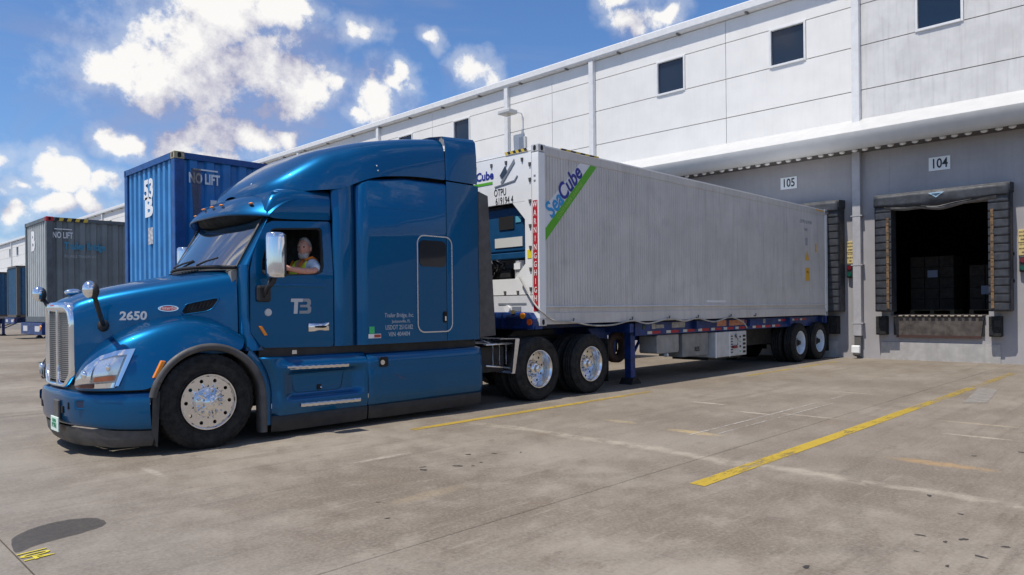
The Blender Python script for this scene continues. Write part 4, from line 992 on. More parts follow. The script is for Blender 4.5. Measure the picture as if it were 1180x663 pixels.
# ---- cab interior
CLOTH = mat('seat_cloth', (.022, .022, .024), .9); DASH = mat('dash_grey', (.26, .25, .23), .7)
MB().prism([(3.66, 1.0), (3.60, 1.93), (3.75, 1.99), (4.02, 1.95), (4.05, 1.7), (3.95, 1.0)], 'y', YC - .93, YC + .93).build('dashboard', DASH, trk)
MB().box(4.88, 4.9, YC - 1.02, YC + 1.02, 1.06, 2.95).build('cab_back', DARK, trk); MB().box(4.12, 4.88, YC - .95, YC + .95, 2.555, 2.59).build('headliner', DARK, trk)
for w in (.52, -.52):
    MB().box(4.36, 4.86, YC - w - .25, YC - w + .25, 1.30, 1.44).box(4.45, 4.75, YC - w - .15, YC - w + .15, 1.06, 1.30).prism([(4.72, 1.42), (4.84, 1.42), (4.875, 2.18), (4.80, 2.18)], 'y', YC - w - .25, YC - w + .25).build('cab_seat', CLOTH, trk, bevel=.03)
sw = MB(); cw = Vector(T(4.22, .52, 1.86)); ax = Vector((-.55, 0, .83)).normalized(); e1 = Vector((0, 1, 0)); e2 = ax.cross(e1)
ringp = [cw + (e1 * math.cos(a) + e2 * math.sin(a)) * .21 for a in [2 * math.pi * k / 24 for k in range(25)]]
sw.tube(ringp, .014, 6); sw.tube([cw - e1 * .21, cw, cw + e1 * .21], .012, 6); sw.cyl(cw, cw + Vector((-.12, 0, -.3)), .03)
sw.build('steering_wheel', BLACK, trk, smooth=True)
# ---- mirrors
def mirrors(s):
    x0, x1 = (3.86, 4.02); w0, w1 = 1.19, 1.40
    rows = []
    for z, k in ((1.845, .80), (1.862, .95), (1.90, 1), (2.30, 1), (2.345, .96), (2.36, .82)):
        rows.append([T((x0 + x1) / 2 + (x - (x0 + x1) / 2) * k, s * ((w0 + w1) / 2 + (w - (w0 + w1) / 2) * k), z) for x, w in ((x1, w0), (x1 - .03, w0 - .004), (x0 + .05, w0 + .01), (x0, w0 + .05), (x0 - .012, (w0 + w1) / 2), (x0, w1 - .05), (x0 + .05, w1 - .01), (x1 - .03, w1 + .004), (x1, w1))])
    mb = MB().grid(rows, cv=True); mb.fan(rows[0]); mb.fan(rows[-1])
    m = mb.build('door_mirror', CHROME, trk, angle=60)
    MB().box(x1 - .012, x1 + .014, *sorted((YC - s * (w0 - .008), YC - s * (w1 + .008))), 1.86, 2.335).build('mirror_rim', BLACK, m, bevel=.008)
    MB().tube([T(3.95, s * 1.29, 1.87), T(3.94, s * 1.27, 1.80), T(3.92, s * 1.18, 1.74), T(3.91, s * 1.10, 1.66)], .028).tube([T(3.93, s * 1.25, 1.86), T(3.90, s * 1.16, 1.70), T(3.90, s * 1.1, 1.60)], .018).build('mirror_arm', BLACK, m, smooth=True)
    MB().box(3.82, 3.99, *sorted((YC - s * 1.075, YC - s * 1.13)), 1.575, 1.765).build('mirror_base', BLACK, m, bevel=.03)
    # hood mirror
    base = Vector((2.40, .70, 1.34)); topp = Vector((2.265, .72, 1.63))
    h = MB().ball(T(2.145, s * 1.0, 1.70), (.065, .068, .088), 18, 10)
    hm = h.build('hood_mirror', CHROME, trk, smooth=True)
    MB().ball(T(2.178, s * 1.005, 1.69), (.05, .072, .086), 16, 8).build('mirror_back', BLACK, hm, smooth=True)
    MB().tube([T(2.19, s * .99, 1.64), T(2.23, s * .93, 1.54), T(2.29, s * .82, 1.43), T(2.36, s * .66, 1.35)], .024).ball(T(2.375, s * .60, 1.335), (.055, .06, .065)).build('mirror_arm', BLACK, hm, smooth=True)
both(mirrors)
# ---- hood side badge, vent and lettering
def hood_w(x): return .56 + (x - 2.32) * (.965 - .56) / (3.63 - 2.32)
bpy.context.view_layer.update()
from mathutils.bvhtree import BVHTree
_ev = hood.evaluated_get(bpy.context.evaluated_depsgraph_get()); _me = _ev.to_mesh()
HBVH = BVHTree.FromPolygons([tuple(hood.location + v.co) for v in _me.vertices], [tuple(p.vertices) for p in _me.polygons]); _ev.to_mesh_clear()
def hs(x, z, s, o=.006):
    hit = HBVH.ray_cast(Vector(T(x, s * 3, z)), Vector((0, s, 0)))[0]
    return (x, hit.y - s * o, z) if hit else T(x, s * (hood_w(x) + o), z)
def hood_text(body, size, x, z, s, m, **kw):
    me = text_mesh(body, size, **kw)
    for v in me.vertices: v.co = Vector(hs(x + v.co.x, z + v.co.y, s, .008 + max(0, v.co.z)))
    return place('lettering', me, m, hood)
def hoodside(s):
    ve = [(3.10, 1.43), (3.08, 1.47), (3.13, 1.555), (3.20, 1.575), (3.44, 1.63), (3.47, 1.625), (3.465, 1.60), (3.40, 1.50), (3.34, 1.47)]
    V_ = resample(ve, 48, ve[0]); I = [((x - 3.27) * .9 + 3.27, (z - 1.53) * .84 + 1.53) for x, z in V_]
    v_ = MB().grid([[hs(x, z, s, .0) for x, z in V_], [hs(x, z, s, .014) for x, z in V_], [hs(x, z, s, .012) for x, z in I], [hs(x, z, s, .002) for x, z in I]], cv=True).build('hood_vent', PAINT, hood, smooth=True)
    MB().fan([hs(x, z, s, .004) for x, z in I]).build('vent_mesh', DARK, hood)
    for k in range(9): MB().tube([hs(3.11 + k * .038, 1.475 + k * .008, s, .007), hs(3.135 + k * .038, 1.55 + k * .006, s, .007)], .004, 4).build('vent_bar', BLACK, hood)
    ell = [(2.965 + .098 * math.cos(a), 1.51 + .034 * math.sin(a)) for a in [2 * math.pi * k / 30 for k in range(30)]]
    MB().grid([[hs(x, z, s, .0) for x, z in ell], [hs(x, z, s, .012) for x, z in ell], [hs((x - 2.965) * .86 + 2.965, (z - 1.51) * .78 + 1.51, s, .012) for x, z in ell]], cv=True).build('badge_rim', CHROME, hood)
    MB().fan([hs((x - 2.965) * .88 + 2.965, (z - 1.51) * .8 + 1.51, s, .011) for x, z in ell]).build('oval_badge', mat('badge_red', (.5, .03, .03), .3), hood)
both(hoodside)
hood_text('Peterbilt', .050, 2.965, 1.512, 1, WHITE, sx=1.0, shear=.25)
for o_ in [o for o in hood.children if o.name.startswith('lettering')]: o_.location.y -= .008
hood_text('2650', .125, 2.64, 1.43, 1, SILVER, sx=.98, bold=.004, shear=.1)
yd = YC - 1.089
lt = trk
# door monogram
MB().prism([(4.255, 1.615), (4.41, 1.615), (4.405, 1.575), (4.345, 1.575), (4.335, 1.435), (4.285, 1.435), (4.295, 1.575), (4.25, 1.575)], 'y', yd - .003, yd).build('monogram_letter', SILVER, trk)
mb_ = MB(); Bo = [(4.40, 1.615), (4.49, 1.615), (4.515, 1.595), (4.515, 1.55), (4.50, 1.53), (4.52, 1.505), (4.515, 1.455), (4.49, 1.435), (4.36, 1.435), (4.362, 1.47), (4.46, 1.47), (4.475, 1.485), (4.47, 1.505), (4.455, 1.512), (4.37, 1.512), (4.372, 1.54), (4.45, 1.54), (4.468, 1.552), (4.465, 1.572), (4.45, 1.58), (4.41, 1.58)]
mb_.prism(Bo, 'y', yd - .0025, yd + .0005).build('monogram_letter', mat('grey_decal', (.28, .30, .33), .4), trk)
MB().cyl((3.965, yd + .002, 1.455), (3.965, yd - .012, 1.455), .045, .04, n=20).build('door_emblem', SILVER, trk)
ys = YC - 1.1735
for s_, z_, h_, sx_ in (('Trailer Bridge, Inc.', 1.395, .080, .80), ('Jacksonville, FL', 1.315, .055, .9), ('USDOT 251G182', 1.235, .085, .72), ('VIN 404404', 1.145, .085, .85)):
    sign_text(s_, h_, (5.77 if h_ > .06 else 5.80, ys, z_), FX, FZ, mat('faded_silver', (.48, .52, .56), .5), trk, sx=sx_, shear=.15 if 'T' == s_[0] else 0)
MB().box(5.30, 5.375, ys, ys + .003, 1.165, 1.255).build('green_sticker', mat('green_sticker', (.05, .5, .16), .5), trk)
st = MB().box(5.285, 5.475, ys, ys + .003, 1.105, 1.16).build('white_sticker', WHITE, trk); MB().box(5.37, 5.47, ys - .002, ys, 1.113, 1.152).build('red_panel', mat('sticker_red', (.4, .05, .04), .5), st)
# ---- running gear
for s in (-1, 1):
    MB().box(2.4, 10.35, YC + s * .43 - .04, YC + s * .43 + .04, .72, .98).build('frame_rail', STEEL, trk)
def quarter(s):
    # bright tread-plate quarter fender with ladder rack
    pts = [(7.36, 1.0), (7.98, 1.0), (8.05, .98), (8.02, .86), (7.90, .50), (7.86, .46)]
    q = MB()
    q.grid([[T(x, s * w, z) for w in (1.20, .62)] for x, z in ((7.62, 1.015), (8.02, 1.005), (8.035, .985), (7.98, .80), (7.90, .50), (7.86, .47))])
    q.build('quarter_fender', ALU, trk, smooth=False, solid=.008)
    MB().prism([(7.95, 1.005), (8.04, 1.0), (7.93, .47), (7.87, .47)], 'y', YC - s * 1.205, YC - s * 1.198).build('fender_edge', ALU, trk)
    rk = MB()
    for x in (7.50, 7.64, 7.78): rk.tube([T(x + .10, s * .80, .985), T(x, s * 1.16, .93), T(x - .02, s * 1.18, .62)], .012, 6)
    rk.tube([T(7.36, s * 1.16, .93), T(7.92, s * 1.16, .93)], .012, 6); rk.tube([T(7.34, s * 1.18, .62), T(7.85, s * 1.17, .56)], .014, 6)
    rk.build('step_rack', ALU, trk, smooth=True)
    MB().box(7.3, 7.85, *sorted((YC - s * 1.05, YC - s * .55)), .5, .9).build('battery_box', STEEL, trk, bevel=.02)
    MB().box(7.36, 7.95, *sorted((YC - s * 1.12, YC - s * .5)), .925, .945).build('deck_plate', mat('tread_plate', (.35, .35, .36), .35, .9, noise=.3, nscale=40), trk)
    MB().box(10.28, 10.295, *sorted((YC - s * 1.22, YC - s * .60)), .16, .92).build('mud_flap', RUBBER, trk)
    MB().cyl(T(10.30, s * 1.2, .62), T(10.30, s * 1.2, .98), .012, n=8).build('flap_bracket', ALU, trk)
    wheel('steer', 3.215, YC - s * 1.225, -s, trk)
    for x in (8.46, 9.78): wheel('drive', x, YC - s * 1.24, -s, trk)
both(quarter)
for x in (3.215, 8.46, 9.78): MB().cyl((x, YC - .95, .5), (x, YC + .95, .5), .075).build('axle', STEEL, trk)
for x in (8.46, 9.78): MB().ball((x, YC, .52), (.24, .22, .22)).build('differential', STEEL, trk, smooth=True)
MB().prism([(8.5, .98), (9.75, .98), (9.7, 1.10), (8.7, 1.10)], 'y', YC - .45, YC + .45).build('fifth_wheel', STEEL, trk, bevel=.02)
MB().box(7.25, 7.9, YC - .42, YC + .42, .55, .95).build('rear_crossbox', STEEL, trk)

# ================================================================= containers
def casting(x, y, z, m, parent, name='corner_casting'):
    """steel corner block with its oval holes; x,y,z = centre"""
    c = MB().box(x - .085, x + .085, y - .08, y + .08, z - .06, z + .06).build(name, m, parent, bevel=.008)
    MB().prism(rrect(x - .03, x + .03, z - .045, z + .045, .029, 4), 'y', y - .0815, y - .0795).build('casting_hole', DARK, c)
    MB().prism([(y + a, z + b) for a, b in rrect(-.03, .03, -.045, .045, .029, 4)], 'x', x - .0865, x - .0845).build('casting_hole', DARK, c)
    return c
def corrugated(a0, a1, z0, z1, face, depth, pitch, axis):
    """trapezoid-corrugated sheet: along x (face = y) or along y (face = x); crests at face, valleys set back by depth"""
    n = max(1, round((a1 - a0) / pitch)); p = (a1 - a0) / n; pr = []
    for k in range(n):
        o = a0 + k * p; pr += [(o + p * .0, depth), (o + p * .25, depth), (o + p * .375, 0), (o + p * .80, 0), (o + p * .93, depth)]
    pr.append((a1, depth))
    f = (lambda t, d, z: (t, face + d, z)) if axis == 'x' else (lambda t, d, z: (face + d, t, z))
    return MB().grid([[f(t, d, z) for z in (z0, z1)] for t, d in pr])
def dry_container(name, x0, y0, z0, length, m, mrail, label, endmat=None, pitch=.28):
    """container with its end towards -x and its long side towards -y"""
    Wd, Hh = 2.44, 2.9; x1, y1, z1 = x0 + length, y0 + Wd, z0 + Hh
    t = thing(name, label, 'container', (x0 + length / 2, y0 + Wd / 2, z0))
    corrugated(x0 + .16, x1 - .16, z0 + .15, z1 - .11, y0 + .03, .05, pitch, 'x').build('side_wall', m, t)
    MB().box(x0 + .1, x1 - .1, y1 - .06, y1 - .03, z0 + .1, z1 - .1).build('far_side_wall', m, t)
    MB().box(x1 - .06, x1 - .03, y0 + .1, y1 - .1, z0 + .1, z1 - .1).build('rear_wall', m, t)
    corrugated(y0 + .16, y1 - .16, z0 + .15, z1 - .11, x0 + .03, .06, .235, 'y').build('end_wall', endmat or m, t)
    MB().box(x0 + .05, x1 - .05, y0 + .05, y1 - .05, z1 - .05, z1 - .02).build('roof_sheet', m, t)
    MB().box(x0 + .05, x1 - .05, y0 + .05, y1 - .05, z0 + .1, z0 + .14).build('floor_sheet', m, t)
    for yy in (y0, y1 - .07):
        MB().box(x0 + .17, x1 - .17, yy, yy + .07, z1 - .11, z1 - .01).build('top_rail', mrail, t); MB().box(x0 + .17, x1 - .17, yy, yy + .07, z0 + .01, z0 + .16).build('bottom_rail', mrail, t)
    for xx in (x0, x1 - .08):
        MB().box(xx, xx + .08, y0 + .16, y1 - .16, z1 - .11, z1 - .01).build('end_top_rail', mrail, t); MB().box(xx, xx + .08, y0 + .16, y1 - .16, z0 + .01, z0 + .16).build('end_bottom_rail', mrail, t)
    for xx in (x0 + .085, x1 - .085):
        for yy in (y0 + .08, y1 - .08):
            MB().box(xx - .08, xx + .08, yy - .075, yy + .075, z0 + .12, z1 - .12).build('corner_post', mrail, t, bevel=.012)
    return t, x0, x1, y0, y1, z0, z1
def hazard(x0, x1, y, z, h, parent, n=4, axis='x'):
    """yellow and black height-warning stripes on a rail"""
    w = (x1 - x0) / (2 * n)
    YB = mat('hazard_yellow', (.62, .44, .05), .5)
    for k in range(2 * n):
        q = [(x0 + k * w, z), (x0 + (k + 1) * w, z), (x0 + (k + 1) * w + .03, z + h), (x0 + k * w + .03, z + h)]
        if axis == 'x': MB().prism(q, 'y', y - .003, y).build('hazard_stripe', YB if k % 2 else INK, parent)
        else: MB().prism(q, 'x', y - .003, y).build('hazard_stripe', YB if k % 2 else INK, parent)

# ---- blue container
BLU = mat('container_blue', (.014, .17, .46), .42, noise=.14, nscale=2, streak=.16, dcol=(.01, .05, .15), coat=.15); BLUR = mat('container_blue_rail', (.008, .07, .25), .45, noise=.2, dirt=.25, dcol=(.05, .05, .07))
t, x0, x1, y0, y1, z0, z1 = dry_container('shipping_container', 4.52, 12.12, 1.2, 12.19, BLU, BLUR, 'bright blue corrugated container marked NO LIFT parked behind the truck cab', endmat=mat('container_sunlit_blue', (.04, .23, .52), .45, noise=.12, nscale=3, streak=.2, dcol=(.02, .09, .25)))  # end wall in a lighter blue, its sunlit brightness put into the colour
blue_c = t
RAWC = mat('bare_casting', (.42, .36, .22), .6, .2, noise=.3, nscale=15)
for xx in (x0 + .085, x1 - .085):
    for yy in (y0 + .08, y1 - .08):
        for zz in (z0 + .06, z1 - .06): casting(xx, yy, zz, RAWC if (xx < 6 and yy < 13 and zz > 3) else BLUR, t)
WDEC = mat('white_decal', (.74, .75, .76), .5, noise=.06, streak=.1, dcol=(.4, .42, .45))
sign_text('NO LIFT', .235, (5.02, y0 + .026, 3.685), FX, FZ, WDEC, t, sx=.60, bold=.008); MB().box(4.84, 5.25, y0 + .024, y0 + .029, 3.83, 3.855).build('decal_bar', WDEC, t)
MB().box(5.12, 6.1, y0 + .024, y0 + .029, 3.1, 3.35).build('white_label', WDEC, t)
MB().add([(4.70 + a, y0 + .023, z) for a, z in ((.10, 3.85), (.26, 3.86), (.25, 3.1), (.22, 2.2), (.16, 2.0), (.13, 3.0))], [tuple(range(6))]).build('rust_streak', stain_mat('rust_run', (.14, .085, .04), .55), t)
sign_text('53', .46, (x0 + .026, y0 + 1.245, 3.60), EY, FZ, WDEC, t, sx=1.0, bold=.02); sign_text('B', .46, (x0 + .026, y0 + 1.245, 3.29), EY, FZ, WDEC, t, sx=1.5, bold=.02)
MB().box(x0 + .024, x0 + .028, y0 + 1.05, y0 + 1.27, 2.65, 2.94).build('torn_label', mat('torn_label', (.4, .4, .42), .6, noise=.6, nscale=18), t)
# ---- grey container
GRY = mat('container_grey', (.165, .19, .195), .5, noise=.14, nscale=2, streak=.25, dcol=(.22, .235, .235)); GRYR = mat('container_grey_rail', (.095, .11, .12), .5, noise=.2, dirt=.3, dcol=(.15, .15, .15))
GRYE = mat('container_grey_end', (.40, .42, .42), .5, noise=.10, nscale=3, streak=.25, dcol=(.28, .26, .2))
t, x0, x1, y0, y1, z0, z1 = dry_container('shipping_container', 5.1, 22.75, 1.2, 12.19, GRY, GRYR, 'dark grey corrugated container with red corner block standing left of the blue one', endmat=GRYE)
grey_c = t; REDC = mat('red_casting', (.50, .015, .025), .5)
for xx in (x0 + .085, x1 - .085):
    for yy in (y0 + .08, y1 - .08):
        for zz in (z0 + .06, z1 - .06): casting(xx, yy, zz, REDC if (xx < 6 and yy < 24 and zz > 3) else GRYR, t)
hazard(5.3, 6.1, y0 + .0, z1 - .105, .09, t)
sign_text('NO LIFT', .24, (5.5, y0 + .026, 3.60), FX, FZ, WDEC, t, sx=.56, bold=.004); MB().box(5.3, 5.73, y0 + .024, y0 + .029, 3.76, 3.785).build('decal_bar', WDEC, t)
TBLU = mat('decal_blue', (.045, .23, .36), .5)
sign_text('Trailer Bridge', .27, (6.05, y0 + .026, 3.31), FX, FZ, TBLU, t, bold=.010, sx=.68); sign_text('RELIABLE TRANSPORT', .11, (5.93, y0 + .026, 3.03), FX, FZ, mat('faint_white', (.36, .38, .39), .6), t, sx=.72)
sign_text('B', .74, (x0 + .026, y0 + 1.60, 3.50), EY, FZ, WDEC, t, bold=.035, sx=1.0)
# ---- distant blue containers
DBL = mat('container_far_blue', (.025, .10, .20), .5, noise=.15, streak=.2, dcol=(.02, .05, .08)); DBR = mat('container_far_rail', (.09, .075, .06), .6, dirt=.3)
for k, (xx, yy, lb) in enumerate(((9.2, 47.4, 'distant dull blue container with a red round mark at the left picture edge'), (8.6, 55.5, 'farthest blue container, barely visible at the left picture edge'))):
    t, x0, x1, y0, y1, z0, z1 = dry_container('shipping_container', xx, yy, 1.2, 12.19, DBL, DBR, lb)
    if k == 0: MB().cyl((x0 + 1.0, y0 + .026, 3.15), (x0 + 1.0, y0 + .022, 3.15), .42, n=20).build('red_mark', mat('red_mark', (.42, .03, .06), .5), t)

# ================================================================= reefer container
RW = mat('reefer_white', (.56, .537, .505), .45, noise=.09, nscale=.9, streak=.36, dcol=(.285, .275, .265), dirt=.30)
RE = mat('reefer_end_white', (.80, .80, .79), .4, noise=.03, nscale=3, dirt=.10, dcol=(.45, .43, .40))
x0, x1, y0, y1, z0, z1 = 8.49, 20.36, 7.72, 10.16, 1.185, 4.09
ref = thing('refrigerated_container', 'long white refrigerated container with green-striped logo backed against dock 105', 'container', ((x0 + x1) / 2, (y0 + y1) / 2, z0))
# side skin with fine vertical ribs
n = 168; pr = []
for k in range(n):
    a = x0 + .15 + (x1 - x0 - .27) * k / n; p = (x1 - x0 - .27) / n; pr += [(a, .020), (a + p * .12, .006), (a + p * .88, .006)]
pr.append((x1 - .12, .016))
side = MB().grid([[(x, y0 + d + .010, z) for z in (z0 + .30, z1 - .155)] for x, d in pr]).build('side_wall', RW, ref)
MB().box(x0 + .15, x1 - .12, y0 + .008, y0 + .10, z1 - .155, z1 - .02).build('top_rail', RW, ref, bevel=.01)
MB().box(x0 + .15, x1 - .12, y0 + .004, y0 + .012, z1 - .022, z1 - .0).build('roof_edge', WHITE, ref)
MB().box(x0 + .17, x1 - .14, y0 + .008, y0 + .12, z0 + .02, z0 + .205).build('bottom_rail', RW, ref, bevel=.006)
MB().prism([(y0 + .024, z0 + .325), (y0 - .010, z0 + .312), (y0 - .010, z0 + .298), (y0 + .024, z0 + .285), (y0 + .05, z0 + .285), (y0 + .05, z0 + .325)], 'x', x0 + .16, x1 - .12).build('rub_rail', mat('rub_rail_white', (.62, .61, .60), .5, noise=.08, streak=.3, dcol=(.3, .29, .28)), ref)
MB().box(x0 + .16, x1 - .12, y0 + .030, y0 + .06, z0 + .204, z0 + .286).build('recessed_strip', RW, ref)
MB().box(x0 + .1, x1 - .1, y1 - .08, y1 - .01, z0 + .02, z1 - .02).build('far_side_wall', RW, ref)
MB().box(x0 + .05, x1 - .05, y0 + .05, y1 - .05, z1 - .06, z1 - .015).build('roof_sheet', RE, ref); MB().box(x0 + .05, x1 - .05, y0 + .05, y1 - .05, z0 + .02, z0 + .1).build('floor_sheet', STEEL, ref)
MB().box(x1 - .09, x1 - .03, y0 + .1, y1 - .1, z0 + .1, z1 - .1).build('rear_door', RE, ref)
for yy in (y0 + .075, y1 - .075):
    MB().box(x0, x0 + .16, yy - .075, yy + .075, z0 + .12, z1 - .12).build('corner_post', RE, ref, bevel=.008); MB().box(x1 - .14, x1, yy - .075, yy + .075, z0 + .12, z1 - .12).build('corner_post', RE, ref, bevel=.008)
    for xx in (x0 + .085, x1 - .085):
        for zz in (z0 + .06, z1 - .05): casting(xx, yy + (.003 if yy < 9 else -.003), zz, mat('casting_grey', (.55, .55, .55), .5, .2, noise=.15, nscale=12), ref)
# front end with the refrigeration unit (facing -x)
MB().box(x0 + .03, x0 + .09, y0 + .15, y1 - .15, 3.22, z1 - .08).build('front_upper_panel', RE, ref)
MB().box(x0 + .03, x0 + .09, y0 + .15, y0 + .33, 1.96, 3.22).build('front_side_panel', RE, ref); MB().box(x0 + .03, x0 + .09, y1 - .33, y1 - .15, 1.96, 3.22).build('front_side_panel', RE, ref)
MB().box(x0 + .03, x0 + .09, y0 + .15, y1 - .15, 1.69, 1.96).build('front_lower_panel', RE, ref)
MB().box(x0 + .015, x0 + .09, y0 + .15, y1 - .15, z0 + .13, 1.68).build('front_sill', mat('sill_white', (.66, .66, .67), .45, noise=.06, dirt=.2, dcol=(.4, .39, .37)), ref)
# chamfered corners of the opening
for q in ([(y0 + .33, 3.22), (y0 + .33, 2.92), (y0 + .62, 3.22)], [(y0 + .33, 1.96), (y0 + .33, 2.20), (y0 + .58, 1.96)]): MB().prism(q, 'x', x0 + .032, x0 + .088).build('corner_gusset', RE, ref)
MB().box(x0 + .40, x0 + .45, y0 + .2, y1 - .2, 1.9, 3.25).build('unit_back', mat('unit_grey', (.34, .34, .35), .5, noise=.15), ref)
UB = mat('unit_blue', (.008, .065, .16), .4, noise=.12)
cb = MB().box(x0 + .12, x0 + .36, y0 + .43, y0 + 1.35, 2.42, 3.16).build('control_box', UB, ref, bevel=.02)
MB().prism(rrect(y0 + .66, y0 + 1.02, 2.80, 3.02, .02), 'x', x0 + .105, x0 + .119).build('control_screen', DARK, cb)
MB().box(x0 + .108, x0 + .119, y0 + .50, y0 + .62, 2.90, 3.0).build('keypad', mat('keypad', (.10, .35, .45), .5), cb)
MB().box(x0 + .108, x0 + .119, y0 + .47, y0 + 1.12, 2.50, 2.66).build('data_plate', mat('dataplate', (.62, .62, .58), .5), cb)
MB().box(x0 + .10, x0 + .36, y0 + .36, y0 + 1.35, 2.30, 2.405).build('unit_beam', UB, ref, bevel=.01)
# compressor and pipework
CMP = mat('compressor_grey', (.16, .16, .165), .5, .3, noise=.3)
MB().cyl((x0 + .25, y0 + .60, 1.97), (x0 + .25, y0 + .60, 2.27), .13, n=20).build('compressor', mat('light_grey', (.45, .45, .46), .5), ref, smooth=False)
MB().box(x0 + .10, x0 + .16, y0 + .52, y0 + .66, 2.12, 2.22).build('warning_label', WHITE, ref)
pp = MB()
for k in range(14):
    a, b = y0 + .8 + random.uniform(0, .5), random.uniform(2.0, 2.25)
    pp.tube([(x0 + .2, a, b), (x0 + .16, a + random.uniform(-.1, .1), b + .07), (x0 + .2, a + random.uniform(-.15, .15), b - .05)], random.uniform(.012, .03), 6)
pj = pp.build('pipework', mat('pipe_dark', (.02, .02, .022), .4, .3), ref, smooth=True); pj['kind'] = 'stuff'
MB().box(x0 + .2, x0 + .39, y0 + .85, y0 + 1.3, 1.97, 2.15).build('motor_housing', STEEL, ref, bevel=.03)
# seams and bolts on the end
MB().box(x0 + .026, x0 + .030, y0 + .155, y1 - .155, 1.682, 1.694).build('panel_seam', STEEL, ref)
MB().box(x0 + .026, x0 + .030, y0 + .165, y0 + .175, 1.7, 4.0).build('panel_seam', STEEL, ref)
for (yy, zz) in [(y0 + .21, z) for z in (1.78, 2.1, 2.45, 2.8, 3.2, 3.55, 3.8)] + [(y0 + a, 3.90) for a in (.38, .75, 1.1, 1.5)] + [(y0 + a, 1.73) for a in (.5, .8, 1.15)]:
    MB().prism([(yy - .025, zz + .03), (yy + .025, zz + .03), (yy + .012, zz - .035), (yy - .012, zz - .035)], 'x', x0 + .012, x0 + .03).build('panel_clip', GREYPL, ref)
# printed pictogram: lifting platform
PR = mat('print_grey', (.2, .22, .25), .5); PD = mat('print_dark', (.03, .05, .08), .5)
pq = lambda ll: [(y0 + 1.12 - a * .80, b + .13 - .0 * a if b < 3.6 else b + .08) for a, b in ll]
MB().prism(pq([(.30, 3.46), (.34, 3.42), (.72, 3.80), (.70, 3.86)]), 'x', x0 + .018, x0 + .03).build('pictogram_bar', PR, ref)
MB().prism(pq([(.28, 3.62), (.36, 3.52), (.50, 3.66), (.44, 3.77)]), 'x', x0 + .014, x0 + .03).build('pictogram_block', PD, ref)
MB().prism(pq([(.12, 3.385), (.72, 3.44), (.80, 3.52), (.78, 3.53), (.70, 3.46), (.12, 3.405)]), 'x', x0 + .018, x0 + .03).build('pictogram_floor', PR, ref)
for s_, z_ in (('OTPU', 3.42), ('619194 4', 3.275)): sign_text(s_, .17, (x0 + .026, y0 + (.90 if s_[0] == 'O' else .80), z_), EY, FZ, INK, ref, sx=.66)
SB1 = mat('logo_light_blue', (.02, .28, .60), .5); SB2 = mat('logo_navy', (.012, .025, .25), .5); SGR = mat('logo_green', (.09, .38, .012), .5); LBG = mat('logo_backing', (.70, .71, .73), .5)
sign_text('Sea', .20, (x0 + .026, y0 + 1.60, 3.74), EY, FZ, SB1, ref, bold=.006); sign_text('Cube', .20, (x0 + .026, y0 + 1.27, 3.74), EY, FZ, SB2, ref, bold=.006)
MB().box(x0 + .024, x0 + .03, y0 + 1.08, y0 + 1.8, 3.585, 3.63).build('logo_underline', SGR, ref)
MB().box(x0 + .008, x0 + .014, y0 + .3, y0 + .95, 1.53, 1.56).build('web_address', mat('print_grey', (.2, .22, .25)), ref)
MB().box(x0 + .004, x0 + .014, y0 + .42, y0 + .62, 1.42, 1.50).build('socket_cover', mat('print_grey', (.2, .22, .25)), ref); MB().cyl((x0 - .02, y0 + .72, 1.46), (x0 + .014, y0 + .72, 1.46), .06, n=16).build('power_socket', WHITE, ref)
MB().box(x0 + .024, x0 + .03, y0 + .19, y0 + .28, 2.28, 2.42).build('yellow_label', mat('label_yellow', (.75, .62, .03), .5), ref)
# red vertical warning strip on the corner post
MB().box(x0 - .004, x0 - .0005, y0 + .025, y0 + .128, 1.42, 3.20).build('warning_strip', mat('warning_red', (.42, .02, .03), .5), ref)
for k, ch in enumerate('WARNINGGHIGH'):
    sign_text(ch, .135, (x0 - .006, y0 + .078, 3.13 - k * .137), EY, FZ, WHITE, ref, sx=.68)
for zz in (3.5, 3.58): MB().box(x0 - .003, x0 - .0005, y0 + .06, y0 + .1, zz, zz + .03).build('small_mark', PR, ref)
# diagonal logo on the side
ang = R(45.2); dx, dz = math.cos(ang), math.sin(ang); ox, oz = 8.655, 2.55
def L2(a, b): return (ox + dx * a - dz * b, oz + dz * a + dx * b)
yl = y0 + .0145
MB().prism([(8.66, 2.72), L2(1.82, .12), (9.80, 3.93), (9.56, 3.93), (8.66, 3.11)], 'y', yl, yl + .003).build('logo_backing', LBG, ref)
MB().prism([(8.655, 2.55), L2(1.93, .0), (9.84, 3.93), (8.655, 2.75)], 'y', yl - .003, yl - .0005).build('logo_stripe', SGR, ref)
for s_, a_, m_ in (('Sea', .60, SB1), ('Cube', 1.165, SB2)):
    p = L2(a_, .262); sign_text(s_, .385, (p[0], yl - .005, p[1]), (dx, 0, dz), (-dz, 0, dx), m_, ref, bold=.009, sx=.86, shear=.08)
p = L2(.95, .062); sign_text('CONTAINER LEASING', .085, (p[0], yl - .005, p[1]), (dx, 0, dz), (-dz, 0, dx), mat('logo_lime', (.35, .55, .12), .5), ref, space=1.1)
